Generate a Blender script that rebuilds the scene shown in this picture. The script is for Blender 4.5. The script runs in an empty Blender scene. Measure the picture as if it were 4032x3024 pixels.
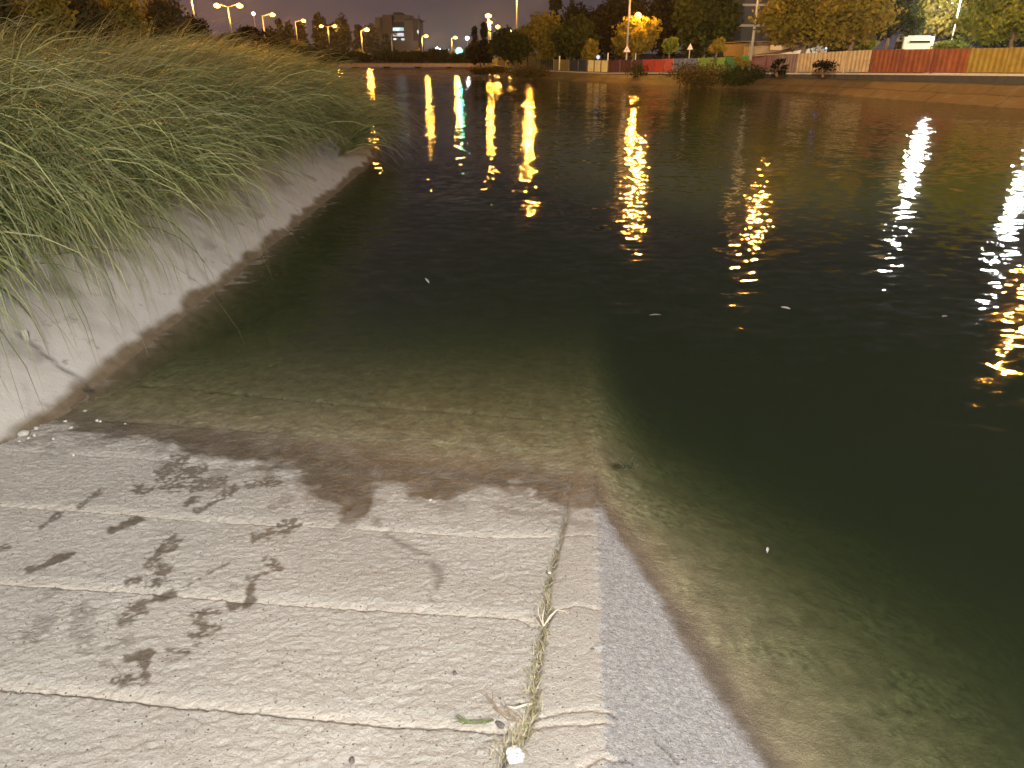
import bpy, math, random
import numpy as np
from mathutils import Vector

random.seed(7)
RNG = np.random.default_rng(7)
S = bpy.context.scene
COL = S.collection
R = math.radians

# ------------------------------------------------------------------ camera
F = 2800.0; YH = 215.0; CAM_H = 1.75           # focal length and horizon of the 4032 px wide photograph
TH = math.atan((1512 - YH) / F)
cam_d = bpy.data.cameras.new('camera'); cam = bpy.data.objects.new('camera', cam_d); COL.objects.link(cam)
cam.location = (0, 0, CAM_H); cam.rotation_euler = (R(90) - TH, 0, 0)
cam_d.sensor_width = 36; cam_d.lens = 36 * F / 4032; cam_d.clip_start = 0.05; cam_d.clip_end = 4000
S.camera = cam

# ------------------------------------------------------------------ night sky
w = bpy.data.worlds.new('World'); S.world = w; w.use_nodes = True
nt = w.node_tree; nt.nodes.clear()
wo = nt.nodes.new('ShaderNodeOutputWorld'); bg = nt.nodes.new('ShaderNodeBackground')
tc = nt.nodes.new('ShaderNodeTexCoord'); sx = nt.nodes.new('ShaderNodeSeparateXYZ')
r1 = nt.nodes.new('ShaderNodeValToRGB'); r2 = nt.nodes.new('ShaderNodeMapRange'); mx = nt.nodes.new('ShaderNodeMix'); mx.data_type = 'RGBA'
cn = nt.nodes.new('ShaderNodeTexNoise'); cn.inputs['Scale'].default_value = 3.0; cn.inputs['Detail'].default_value = 4
cm = nt.nodes.new('ShaderNodeMapRange'); cm.inputs['To Min'].default_value = 0.6; cm.inputs['To Max'].default_value = 1.4
mul = nt.nodes.new('ShaderNodeVectorMath'); mul.operation = 'SCALE'
nt.links.new(tc.outputs['Generated'], sx.inputs[0]); nt.links.new(sx.outputs['Z'], r1.inputs[0])
e = r1.color_ramp.elements
e[0].position = 0.0; e[0].color = (0.043, 0.034, 0.040, 1); e[1].position = 0.10; e[1].color = (0.0215, 0.0195, 0.026, 1)
x_ = r1.color_ramp.elements.new(0.6); x_.color = (0.0080, 0.0095, 0.0125, 1)
nt.links.new(sx.outputs['X'], r2.inputs['Value'])
r2.inputs['From Min'].default_value = 0.0; r2.inputs['From Max'].default_value = -0.36
nt.links.new(r2.outputs[0], mx.inputs['Factor']); nt.links.new(r1.outputs[0], mx.inputs['A'])
mx.inputs['B'].default_value = (0.054, 0.035, 0.038, 1)
nt.links.new(tc.outputs['Generated'], cn.inputs['Vector']); nt.links.new(cn.outputs[0], cm.inputs['Value'])
nt.links.new(mx.outputs['Result'], mul.inputs[0]); nt.links.new(cm.outputs[0], mul.inputs['Scale'])
nt.links.new(mul.outputs[0], bg.inputs['Color']); bg.inputs['Strength'].default_value = 1.0
nt.links.new(bg.outputs[0], wo.inputs['Surface'])

# ------------------------------------------------------------------ exposure, render
S.view_settings.view_transform = 'Standard'; S.view_settings.look = 'None'
S.view_settings.exposure = 1.0; S.view_settings.gamma = 1.0
S.render.engine = 'CYCLES'
S.cycles.max_bounces = 8; S.cycles.transparent_max_bounces = 12; S.cycles.volume_bounces = 1
S.cycles.sample_clamp_indirect = 8.0; S.cycles.use_denoising = True
S.cycles.caustics_reflective = False; S.cycles.caustics_refractive = False

HAZE = 0.00023
SODIUM = (1.0, 0.44, 0.06); WHITE = (1.0, 0.97, 0.93)
def lamp_light(name, loc, watts, color, radius, parent=None):
    d = bpy.data.lights.new(name, 'POINT'); d.energy = watts; d.color = color; d.shadow_soft_size = radius
    o = bpy.data.objects.new(name, d); COL.objects.link(o); o.location = loc
    if parent: o.parent = parent
    return o
# the phone's own torch beside the lens, and an unseen light added behind the camera as fill
lamp_light('phone_torch', (0.02, -0.03, CAM_H + 0.03), 98, (1.0, 0.97, 0.92), 0.012)
lamp_light('rear_fill_light', (2.6, -5.5, 6.0), 3900, (1.0, 0.97, 0.955), 0.55)
lamp_light('bank_fill_light', (-11.0, 22, 7.0), 3200, SODIUM, 0.3)  # unseen sodium light added to yellow the upper grass
lamp_light('bank_fill_light', (-20.0, 9, 7.5), 2600, SODIUM, 0.3)  # second unseen light added to warm the ridge shrubs
# added unseen spot behind the camera, brightening the far bank and its trees
fl = bpy.data.lights.new('far_bank_fill_light', 'SPOT'); fl.energy = 46000; fl.color = (1.0, 0.70, 0.34); fl.spot_size = R(48); fl.spot_blend = 0.45; fl.shadow_soft_size = 0.3
flo = bpy.data.objects.new('far_bank_fill_light', fl); COL.objects.link(flo); flo.location = (-3, -6, 7.5)
flo.rotation_euler = (Vector((16, 40, 4.5)) - flo.location).to_track_quat('-Z', 'Y').to_euler()

# ------------------------------------------------------------------ helpers
def ray(px, py):
    x = (px - 2016) / F; y = (1512 - py) / F
    return np.array([x, math.cos(TH) + y * math.sin(TH), -math.sin(TH) + y * math.cos(TH)])
CAMP = np.array([0, 0, CAM_H])
def atz(px, py, z=0.0):
    d = ray(px, py); return CAMP + d * ((z - CAM_H) / d[2])
def aty(px, py, Y):
    d = ray(px, py); return CAMP + d * (Y / d[1])
def atplane(px, py, p0, n):
    d = ray(px, py); return CAMP + d * (np.dot(p0 - CAMP, n) / np.dot(d, n))
def project(P):
    P = np.asarray(P, float); rel = P - CAMP
    c, s = math.cos(TH), math.sin(TH)
    f = rel[..., 1] * c - rel[..., 2] * s; u = rel[..., 1] * s + rel[..., 2] * c
    f = np.maximum(f, 0.05)
    return 2016 + F * rel[..., 0] / f, 1512 - F * u / f

def _hash(i, j, seed):
    h = (i.astype(np.int64) * 374761393 + j.astype(np.int64) * 668265263 + seed * 974711) & 0xffffffff
    h = ((h ^ (h >> 13)) * 1274126177) & 0xffffffff
    return ((h ^ (h >> 16)) & 0xffff) / 65535.0
def vnoise(x, y, seed=0):
    xi = np.floor(x); yi = np.floor(y); fx = x - xi; fy = y - yi
    fx = fx * fx * (3 - 2 * fx); fy = fy * fy * (3 - 2 * fy)
    a = _hash(xi, yi, seed); b = _hash(xi + 1, yi, seed); c = _hash(xi, yi + 1, seed); d = _hash(xi + 1, yi + 1, seed)
    return (a * (1 - fx) + b * fx) * (1 - fy) + (c * (1 - fx) + d * fx) * fy
def fbm(x, y, seed=0, octv=4):
    t = 0; a = 0.5; n = 0
    for k in range(octv):
        t = t + a * vnoise(x, y, seed + k * 17); n += a; a *= 0.5; x = x * 2.03; y = y * 2.03
    return t / n
def sstep(a, b, x):
    t = np.clip((x - a) / (b - a), 0, 1); return t * t * (3 - 2 * t)

def tag(o, label=None, cat=None, group=None, kind=None):
    if label: o['label'] = label
    if cat: o['category'] = cat
    if group: o['group'] = group
    if kind: o['kind'] = kind
    return o
def link_mesh(name, me, mat, parent=None):
    o = bpy.data.objects.new(name, me); COL.objects.link(o)
    if mat: me.materials.append(mat)
    if parent: o.parent = parent
    return o
def mesh_np(name, verts, quads, mat, parent=None, smooth=False, attrs=None, uv=None):
    me = bpy.data.meshes.new(name)
    verts = np.asarray(verts, np.float32); quads = np.asarray(quads, np.int32)
    k = quads.shape[1]
    me.vertices.add(len(verts)); me.vertices.foreach_set('co', verts.ravel())
    me.loops.add(quads.size); me.loops.foreach_set('vertex_index', quads.ravel())
    me.polygons.add(len(quads)); me.polygons.foreach_set('loop_start', np.arange(0, quads.size, k, dtype=np.int32))
    me.polygons.foreach_set('use_smooth', np.full(len(quads), smooth))
    for an, av in (attrs or {}).items():
        a = me.attributes.new(an, 'FLOAT', 'POINT'); a.data.foreach_set('value', np.asarray(av, np.float32).ravel())
    if uv is not None:
        l = me.uv_layers.new(name='UVMap'); l.data.foreach_set('uv', np.asarray(uv, np.float32)[quads.ravel()].ravel())
    me.update(calc_edges=True); me.validate()
    return link_mesh(name, me, mat, parent)
def grid_quads(nu, nv):
    i = np.arange(nu - 1)[:, None] * nv + np.arange(nv - 1)[None, :]
    i = i.ravel(); return np.stack([i, i + nv, i + nv + 1, i + 1], 1)
def empty(name, loc, label, cat, group=None, rz=0):
    o = bpy.data.objects.new(name, None); COL.objects.link(o); o.location = tuple(loc); o.rotation_euler.z = rz
    o.empty_display_size = 0.3
    return tag(o, label, cat, group)

class MB:
    def __init__(s): s.v = []; s.f = []
    def add(s, vs, fs):
        b = len(s.v); s.v += [tuple(map(float, q)) for q in vs]; s.f += [tuple(b + i for i in f) for f in fs]; return s
    def box(s, x0, x1, y0, y1, z0, z1):
        return s.add([(x0,y0,z0),(x1,y0,z0),(x1,y1,z0),(x0,y1,z0),(x0,y0,z1),(x1,y0,z1),(x1,y1,z1),(x0,y1,z1)],
                     [(0,3,2,1),(4,5,6,7),(0,1,5,4),(1,2,6,5),(2,3,7,6),(3,0,4,7)])
    def tube(s, pts, rad, n=8, cap=True):
        pts = [Vector(p) for p in pts]; rad = rad if hasattr(rad, '__len__') else [rad] * len(pts)
        rings = []
        for i, p in enumerate(pts):
            d = (pts[min(i + 1, len(pts) - 1)] - pts[max(i - 1, 0)]).normalized()
            a = d.cross(Vector((0, 0, 1)) if abs(d.z) < 0.9 else Vector((0, 1, 0))).normalized(); b = d.cross(a)
            rings.append([p + (a * math.cos(2 * math.pi * k / n) + b * math.sin(2 * math.pi * k / n)) * rad[i] for k in range(n)])
        vs = [q for r in rings for q in r]; fs = []
        for i in range(len(pts) - 1):
            for k in range(n):
                fs.append((i * n + k, i * n + (k + 1) % n, (i + 1) * n + (k + 1) % n, (i + 1) * n + k))
        if cap: fs += [tuple(range(n))[::-1], tuple((len(pts) - 1) * n + k for k in range(n))]
        return s.add(vs, fs)
    def prism(s, outline, y0, y1):
        n = len(outline)
        vs = [(x, y0, z) for x, z in outline] + [(x, y1, z) for x, z in outline]
        fs = [tuple(range(n)), tuple(range(2 * n - 1, n - 1, -1))] + [(k, (k + 1) % n + 0, (k + 1) % n + n, k + n)[::-1] for k in range(n)]
        return s.add(vs, fs)
    def ball(s, c, r, nu=10, nv=7):
        r = r if hasattr(r, '__len__') else (r, r, r); vs = []; fs = []
        for j in range(nv + 1):
            t = math.pi * j / nv
            for i in range(nu):
                p = 2 * math.pi * i / nu
                vs.append((c[0] + r[0] * math.sin(t) * math.cos(p), c[1] + r[1] * math.sin(t) * math.sin(p), c[2] + r[2] * math.cos(t)))
        for j in range(nv):
            for i in range(nu):
                fs.append((j * nu + i, (j + 1) * nu + i, (j + 1) * nu + (i + 1) % nu, j * nu + (i + 1) % nu))
        return s.add(vs, fs)
    def build(s, name, mat, parent=None, smooth=False, bevel=0):
        me = bpy.data.meshes.new(name); me.from_pydata(s.v, [], s.f); me.validate()
        if smooth:
            for p in me.polygons: p.use_smooth = True
        me.update()
        o = link_mesh(name, me, mat, parent)
        if bevel:
            m = o.modifiers.new('bevel', 'BEVEL'); m.width = bevel; m.segments = 2; m.limit_method = 'ANGLE'
        return o

# ------------------------------------------------------------------ materials
def new_mat(name):
    m = bpy.data.materials.new(name); m.use_nodes = True; t = m.node_tree; t.nodes.clear()
    out = t.nodes.new('ShaderNodeOutputMaterial'); return m, t, out
def N(t, typ, **kw):
    n = t.nodes.new(typ)
    for k, v in kw.items():
        if k in n.inputs: n.inputs[k].default_value = v
        else: setattr(n, k, v)
    return n
def mixc(t, fac, a, b, blend='MIX'):
    m = t.nodes.new('ShaderNodeMix'); m.data_type = 'RGBA'; m.blend_type = blend
    for key, v in (('Factor', fac), ('A', a), ('B', b)):
        s = [i for i in m.inputs if i.name == key and (i.type == ('VALUE' if key == 'Factor' else 'RGBA'))][0]
        if hasattr(v, 'is_linked') or hasattr(v, 'links'): t.links.new(v, s)
        elif key == 'Factor': s.default_value = v
        else: s.default_value = (*v[:3], 1)
    return [o for o in m.outputs if o.type == 'RGBA'][0]
def attr(t, name): n = t.nodes.new('ShaderNodeAttribute'); n.attribute_name = name; return n.outputs['Fac']
def noise(t, scale, detail=4, rough=0.6, vec=None, lo=None, hi=None):
    n = N(t, 'ShaderNodeTexNoise', Scale=scale, Detail=detail, Roughness=rough)
    if vec is None:
        g = t.nodes.new('ShaderNodeNewGeometry'); vec = g.outputs['Position']
    t.links.new(vec, n.inputs['Vector'])
    if lo is None: return n.outputs[0]
    mr = N(t, 'ShaderNodeMapRange'); mr.inputs['From Min'].default_value = lo; mr.inputs['From Max'].default_value = hi
    t.links.new(n.outputs[0], mr.inputs['Value']); return mr.outputs[0]
def bump(t, h, dist, strength=1.0):
    b = N(t, 'ShaderNodeBump', Distance=dist, Strength=strength); t.links.new(h, b.inputs['Height']); return b.outputs[0]
def simple(name, col, rough=0.7, metal=0.0, var=0.25, scale=3.0, bumpd=0.0, bscale=40):
    m, t, out = new_mat(name); p = N(t, 'ShaderNodeBsdfPrincipled', Roughness=rough, Metallic=metal)
    dark = tuple(c * (1 - var) for c in col); light = tuple(min(1, c * (1 + var)) for c in col)
    g = t.nodes.new('ShaderNodeTexCoord')
    t.links.new(mixc(t, noise(t, scale, 5, 0.65, None, 0.3, 0.7), dark, light), p.inputs['Base Color'])
    if bumpd: t.links.new(bump(t, noise(t, bscale, 4), bumpd), p.inputs['Normal'])
    t.links.new(p.outputs[0], out.inputs[0]); return m
def glow(name, col, strength):
    m, t, out = new_mat(name); e = N(t, 'ShaderNodeEmission', Strength=strength); e.inputs[0].default_value = (*col, 1)
    t.links.new(e.outputs[0], out.inputs[0]); return m
def leafmat(name, col, col2, trans=0.35):
    m, t, out = new_mat(name)
    c = mixc(t, noise(t, 0.9, 3, 0.6, None, 0.35, 0.65), col, col2)
    c = mixc(t, noise(t, 9, 2, 0.5, None, 0.3, 0.7), c, tuple(x * 0.55 for x in col))
    d = N(t, 'ShaderNodeBsdfDiffuse'); tr = N(t, 'ShaderNodeBsdfTranslucent'); mx = N(t, 'ShaderNodeMixShader'); mx.inputs[0].default_value = trans
    t.links.new(c, d.inputs[0]); t.links.new(c, tr.inputs[0]); t.links.new(d.outputs[0], mx.inputs[1]); t.links.new(tr.outputs[0], mx.inputs[2])
    t.links.new(mx.outputs[0], out.inputs[0]); return m

M = {}
def build_ramp_material():
    m, t, out = new_mat('ramp_concrete'); p = N(t, 'ShaderNodeBsdfPrincipled')
    base = mixc(t, noise(t, 2.2, 5, 0.6, None, 0.3, 0.7), (0.39, 0.36, 0.31), (0.49, 0.46, 0.405))
    base = mixc(t, attr(t, 'side'), base, mixc(t, noise(t, 60, 3, 0.7, None, 0.35, 0.65), (0.24, 0.235, 0.23), (0.40, 0.395, 0.385)))
    base = mixc(t, attr(t, 'sand'), base, (0.56, 0.50, 0.41))
    # aggregate: dark grains and pale sand grains
    v = N(t, 'ShaderNodeTexVoronoi', Scale=95.0, Randomness=1.0); g = t.nodes.new('ShaderNodeNewGeometry'); t.links.new(g.outputs['Position'], v.inputs['Vector'])
    sp = N(t, 'ShaderNodeSeparateColor'); t.links.new(v.outputs['Color'], sp.inputs[0])
    near = N(t, 'ShaderNodeMapRange'); near.inputs['From Min'].default_value = 0.34; near.inputs['From Max'].default_value = 0.22
    t.links.new(v.outputs['Distance'], near.inputs['Value'])
    pick = N(t, 'ShaderNodeMath', operation='GREATER_THAN'); pick.inputs[1].default_value = 0.93; t.links.new(sp.outputs[0], pick.inputs[0])
    dk = N(t, 'ShaderNodeMath', operation='MULTIPLY'); t.links.new(near.outputs[0], dk.inputs[0]); t.links.new(pick.outputs[0], dk.inputs[1])
    base = mixc(t, dk.outputs[0], base, (0.10, 0.085, 0.075))
    base = mixc(t, noise(t, 160, 2, 0.6, None, 0.56, 0.72), base, (0.60, 0.54, 0.45))
    base = mixc(t, noise(t, 75, 3, 0.7, None, 0.60, 0.75), base, (0.17, 0.14, 0.11))
    wet = attr(t, 'wet'); alg_ripple = attr(t, 'algae')
    wetc = mixc(t, noise(t, 14, 5, 0.65, None, 0.3, 0.7), (0.085, 0.068, 0.046), (0.15, 0.12, 0.085))
    wetc = mixc(t, attr(t, 'under'), wetc, mixc(t, noise(t, 11, 6, 0.75, None, 0.34, 0.66), (0.165, 0.13, 0.075), (0.40, 0.335, 0.21)))  # pale mottle stands in for rippled light on the sunken slabs
    base = mixc(t, wet, base, wetc)
    al = mixc(t, noise(t, 26, 5, 0.75, None, 0.38, 0.66), (0.10, 0.085, 0.04), (0.55, 0.50, 0.30))  # pale flecks among the algae also paint light ripples on the bed
    base = mixc(t, alg_ripple, base, al)
    base = mixc(t, attr(t, 'crack'), base, (0.03, 0.025, 0.022))
    t.links.new(base, p.inputs['Base Color'])
    rg = N(t, 'ShaderNodeMapRange'); rg.inputs['To Min'].default_value = 0.85; rg.inputs['To Max'].default_value = 0.38
    t.links.new(wet, rg.inputs['Value']); t.links.new(rg.outputs[0], p.inputs['Roughness'])
    b1 = bump(t, noise(t, 120, 5, 0.75), 0.012, 1.0); t.links.new(b1, p.inputs['Normal'])
    t.links.new(p.outputs[0], out.inputs[0]); return m
def build_bank_material():
    m, t, out = new_mat('bank_concrete'); p = N(t, 'ShaderNodeBsdfPrincipled', Roughness=0.85)
    base = mixc(t, noise(t, 1.6, 5, 0.6, None, 0.3, 0.7), (0.42, 0.395, 0.355), (0.52, 0.495, 0.45))
    base = mixc(t, noise(t, 7, 5, 0.7, None, 0.58, 0.72), base, (0.24, 0.21, 0.19))
    base = mixc(t, attr(t, 'wet'), base, mixc(t, noise(t, 9, 4, 0.6, None, 0.3, 0.7), (0.10, 0.072, 0.04), (0.17, 0.13, 0.08)))
    base = mixc(t, attr(t, 'soil'), base, mixc(t, noise(t, 12, 5, 0.7, None, 0.3, 0.7), (0.05, 0.042, 0.028), (0.12, 0.10, 0.065)))
    base = mixc(t, attr(t, 'crack'), base, (0.04, 0.032, 0.028))
    t.links.new(base, p.inputs['Base Color'])
    t.links.new(bump(t, noise(t, 45, 5, 0.7), 0.008, 0.7), p.inputs['Normal'])
    t.links.new(p.outputs[0], out.inputs[0]); return m
def build_water_material():
    m, t, out = new_mat('canal_water')
    geo = t.nodes.new('ShaderNodeNewGeometry')
    def layer(scale, detail, amp, stretch=1.0):
        mp = N(t, 'ShaderNodeMapping'); mp.inputs['Scale'].default_value = (scale * stretch, scale, scale)
        t.links.new(geo.outputs['Position'], mp.inputs['Vector'])
        n = N(t, 'ShaderNodeTexNoise', Scale=1.0, Detail=detail, Roughness=0.55); t.links.new(mp.outputs[0], n.inputs['Vector'])
        s = N(t, 'ShaderNodeVectorMath', operation='SUBTRACT'); s.inputs[1].default_value = (0.5, 0.5, 0.5); t.links.new(n.outputs['Color'], s.inputs[0])
        k = N(t, 'ShaderNodeVectorMath', operation='MULTIPLY'); k.inputs[1].default_value = (amp, amp, 0); t.links.new(s.outputs[0], k.inputs[0])
        return k.outputs[0]
    a = layer(0.6, 2, 0.085, 0.7); b = layer(8.5, 5, 0.40, 0.62)
    pt = noise(t, 0.16, 2, 0.5, None, 0.34, 0.66)                      # calmer and rougher patches
    sc = N(t, 'ShaderNodeVectorMath', operation='SCALE')
    pm = N(t, 'ShaderNodeMapRange'); pm.inputs['To Min'].default_value = 0.45; pm.inputs['To Max'].default_value = 1.15; t.links.new(pt, pm.inputs['Value'])
    t.links.new(b, sc.inputs[0]); t.links.new(pm.outputs[0], sc.inputs['Scale'])
    s1 = N(t, 'ShaderNodeVectorMath', operation='ADD'); t.links.new(a, s1.inputs[0]); t.links.new(sc.outputs[0], s1.inputs[1])
    s2 = N(t, 'ShaderNodeVectorMath', operation='ADD'); s2.inputs[1].default_value = (0, 0, 1); t.links.new(s1.outputs[0], s2.inputs[0])
    nn = N(t, 'ShaderNodeVectorMath', operation='NORMALIZE'); t.links.new(s2.outputs[0], nn.inputs[0])
    # Schlick reflectance, the same from both sides of the surface
    dt = N(t, 'ShaderNodeVectorMath', operation='DOT_PRODUCT'); t.links.new(nn.outputs[0], dt.inputs[0]); t.links.new(geo.outputs['Incoming'], dt.inputs[1])
    ab = N(t, 'ShaderNodeMath', operation='ABSOLUTE'); t.links.new(dt.outputs['Value'], ab.inputs[0])
    om = N(t, 'ShaderNodeMath', operation='SUBTRACT', use_clamp=True); om.inputs[0].default_value = 1.0; t.links.new(ab.outputs[0], om.inputs[1])
    pw = N(t, 'ShaderNodeMath', operation='POWER'); pw.inputs[1].default_value = 5.0; t.links.new(om.outputs[0], pw.inputs[0])
    fr = N(t, 'ShaderNodeMath', operation='MULTIPLY_ADD'); fr.inputs[1].default_value = 0.98; fr.inputs[2].default_value = 0.02; t.links.new(pw.outputs[0], fr.inputs[0])
    gl = N(t, 'ShaderNodeBsdfGlossy', Roughness=0.04); t.links.new(nn.outputs[0], gl.inputs['Normal'])
    tr = N(t, 'ShaderNodeBsdfTransparent'); mx = N(t, 'ShaderNodeMixShader')
    t.links.new(fr.outputs[0], mx.inputs[0]); t.links.new(tr.outputs[0], mx.inputs[1]); t.links.new(gl.outputs[0], mx.inputs[2])
    t.links.new(mx.outputs[0], out.inputs['Surface'])
    va = N(t, 'ShaderNodeVolumeAbsorption', Density=3.6); va.inputs['Color'].default_value = (0.42, 0.49, 0.30, 1)
    vs = N(t, 'ShaderNodeVolumeScatter', Density=0.21, Anisotropy=0.1); vs.inputs['Color'].default_value = (0.76, 0.92, 0.62, 1)
    ad = N(t, 'ShaderNodeAddShader'); t.links.new(va.outputs[0], ad.inputs[0]); t.links.new(vs.outputs[0], ad.inputs[1])
    t.links.new(ad.outputs[0], out.inputs['Volume']); return m
def build_grass_material():
    m, t, out = new_mat('tall_grass_blades')
    a = attr(t, 'tint'); l = attr(t, 'along')
    c = mixc(t, a, (0.08, 0.108, 0.030), (0.55, 0.57, 0.22))
    c = mixc(t, attr(t, 'dry'), c, (0.36, 0.31, 0.20))
    tip = N(t, 'ShaderNodeMapRange'); tip.inputs['From Min'].default_value = 0.6; tip.inputs['To Max'].default_value = 0.35; t.links.new(l, tip.inputs['Value'])
    c = mixc(t, tip.outputs[0], c, (0.27, 0.26, 0.14))
    d = N(t, 'ShaderNodeBsdfPrincipled', Roughness=0.55); tr = N(t, 'ShaderNodeBsdfTranslucent'); mx = N(t, 'ShaderNodeMixShader'); mx.inputs[0].default_value = 0.25
    t.links.new(c, d.inputs['Base Color']); t.links.new(c, tr.inputs[0]); t.links.new(d.outputs[0], mx.inputs[1]); t.links.new(tr.outputs[0], mx.inputs[2])
    t.links.new(mx.outputs[0], out.inputs[0]); return m
M['ramp'] = build_ramp_material(); M['bank'] = build_bank_material(); M['water'] = build_water_material(); M['grass'] = build_grass_material()
def build_lining():
    m, t, out = new_mat('far_bank_lining'); p = N(t, 'ShaderNodeBsdfPrincipled', Roughness=0.85)
    uv = t.nodes.new('ShaderNodeUVMap'); bk = N(t, 'ShaderNodeTexBrick', offset=0.37)
    bk.inputs['Scale'].default_value = 1.0; bk.inputs['Brick Width'].default_value = 3.4; bk.inputs['Row Height'].default_value = 0.78; bk.inputs['Mortar Size'].default_value = 0.05
    bk.inputs['Color1'].default_value = (0.11, 0.07, 0.029, 1); bk.inputs['Color2'].default_value = (0.082, 0.052, 0.022, 1); bk.inputs['Mortar'].default_value = (0.045, 0.03, 0.02, 1)
    t.links.new(uv.outputs[0], bk.inputs['Vector'])
    c = mixc(t, noise(t, 1.5, 5, 0.7, None, 0.5, 0.75), bk.outputs[0], (0.13, 0.11, 0.08))
    c = mixc(t, attr(t, 'soil'), c, mixc(t, noise(t, 3, 5, 0.7, None, 0.3, 0.7), (0.035, 0.03, 0.02), (0.09, 0.075, 0.045)))
    t.links.new(c, p.inputs['Base Color']); t.links.new(bump(t, noise(t, 12, 4), 0.03, 0.6), p.inputs['Normal'])
    t.links.new(p.outputs[0], out.inputs[0]); return m
M['lining'] = build_lining()
M['soil'] = simple('dry_soil', (0.028, 0.023, 0.016), 0.95, 0, 0.4, 1.2, 0.03, 8)
M['bed'] = simple('canal_bed_mud', (0.07, 0.065, 0.04), 0.95, 0, 0.3, 2)
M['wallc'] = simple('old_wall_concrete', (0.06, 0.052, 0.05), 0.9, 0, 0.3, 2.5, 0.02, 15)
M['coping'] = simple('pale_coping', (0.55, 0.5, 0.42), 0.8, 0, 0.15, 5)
M['deck'] = simple('bridge_concrete', (0.72, 0.58, 0.54), 0.85, 0, 0.15, 1.5)
M['pole'] = simple('galvanised_pole', (0.55, 0.53, 0.5), 0.45, 0.25, 0.12, 2)
M['luminaire'] = simple('lamp_housing', (0.25, 0.25, 0.25), 0.5, 0.3, 0.1, 4)
M['bark'] = simple('tree_bark', (0.16, 0.12, 0.085), 0.9, 0, 0.35, 6, 0.02, 20)
M['post'] = simple('fence_post_paint', (0.16, 0.05, 0.035), 0.5, 0.1, 0.3, 6)
M['gold'] = glow('sodium_glow', (1.0, 0.52, 0.07), 7)
M['whiteglow'] = glow('white_lamp_glow', (0.95, 0.98, 1.0), 90)
M['greenglow'] = glow('green_lamp_glow', (0.10, 1.0, 0.5), 7)
M['blueglow'] = glow('blue_lamp_glow', (0.12, 0.25, 1.0), 4)
M['dimglow'] = glow('dim_lamp_glow', (1.0, 0.85, 0.7), 6)
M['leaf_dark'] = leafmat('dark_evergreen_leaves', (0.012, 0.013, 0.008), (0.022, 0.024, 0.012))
M['leaf_green'] = leafmat('green_leaves', (0.036, 0.050, 0.016), (0.062, 0.078, 0.022))
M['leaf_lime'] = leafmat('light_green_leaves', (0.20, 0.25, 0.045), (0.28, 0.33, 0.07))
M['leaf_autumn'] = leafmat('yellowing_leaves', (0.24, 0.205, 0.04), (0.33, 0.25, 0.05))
M['leaf_dry'] = leafmat('dry_brush_leaves', (0.09, 0.075, 0.03), (0.14, 0.105, 0.045))
M['straw'] = simple('straw', (0.30, 0.24, 0.15), 0.85, 0, 0.35, 30)

# ------------------------------------------------------------------ boat ramp with its side slope (one heightfield)
W1 = atz(2342, 1887); W2 = atz(250, 1640); SB = atz(3080, 3024)
u_ = np.array([math.sin(R(5.6)), math.cos(R(5.6)), -math.tan(R(6.0))])
RN = np.cross(W1 - W2, u_); RN /= np.linalg.norm(RN); RN = RN if RN[2] > 0 else -RN
def ramp_z(X, Y): return (np.dot(W1, RN) - RN[0] * X - RN[1] * Y) / RN[2]
C0 = atplane(2382, 2960, W1, RN)
CREST = ((W1[0] - C0[0]) / (W1[1] - C0[1]), C0)                     # dx/dy and a point of the crest line
SN = np.cross(W1 - C0, SB - C0); SN /= np.linalg.norm(SN); SN = SN if SN[2] > 0 else -SN
def side_z(X, Y): return (np.dot(W1, SN) - SN[0] * X - SN[1] * Y) / SN[2]
def on_ramp(pts): return np.array([atplane(x, y, W1, RN)[:2] for x, y in pts])
def polydist(X, Y, P):
    """distance to a polyline and signed side (positive = farther up the photo)"""
    best = np.full(X.shape, 1e9); sg = np.zeros(X.shape); along = np.zeros(X.shape); acc = 0
    for a, b in zip(P[:-1], P[1:]):
        d = b - a; L = np.hypot(*d); t = np.clip(((X - a[0]) * d[0] + (Y - a[1]) * d[1]) / L**2, 0, 1)
        ex = X - a[0] - t * d[0]; ey = Y - a[1] - t * d[1]; dd = np.hypot(ex, ey)
        s = np.sign(d[0] * (Y - a[1]) - d[1] * (X - a[0]))
        k = dd < best; best = np.where(k, dd, best); sg = np.where(k, s, sg); along = np.where(k, acc + t * L, along); acc += L
    return best, sg, along
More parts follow.
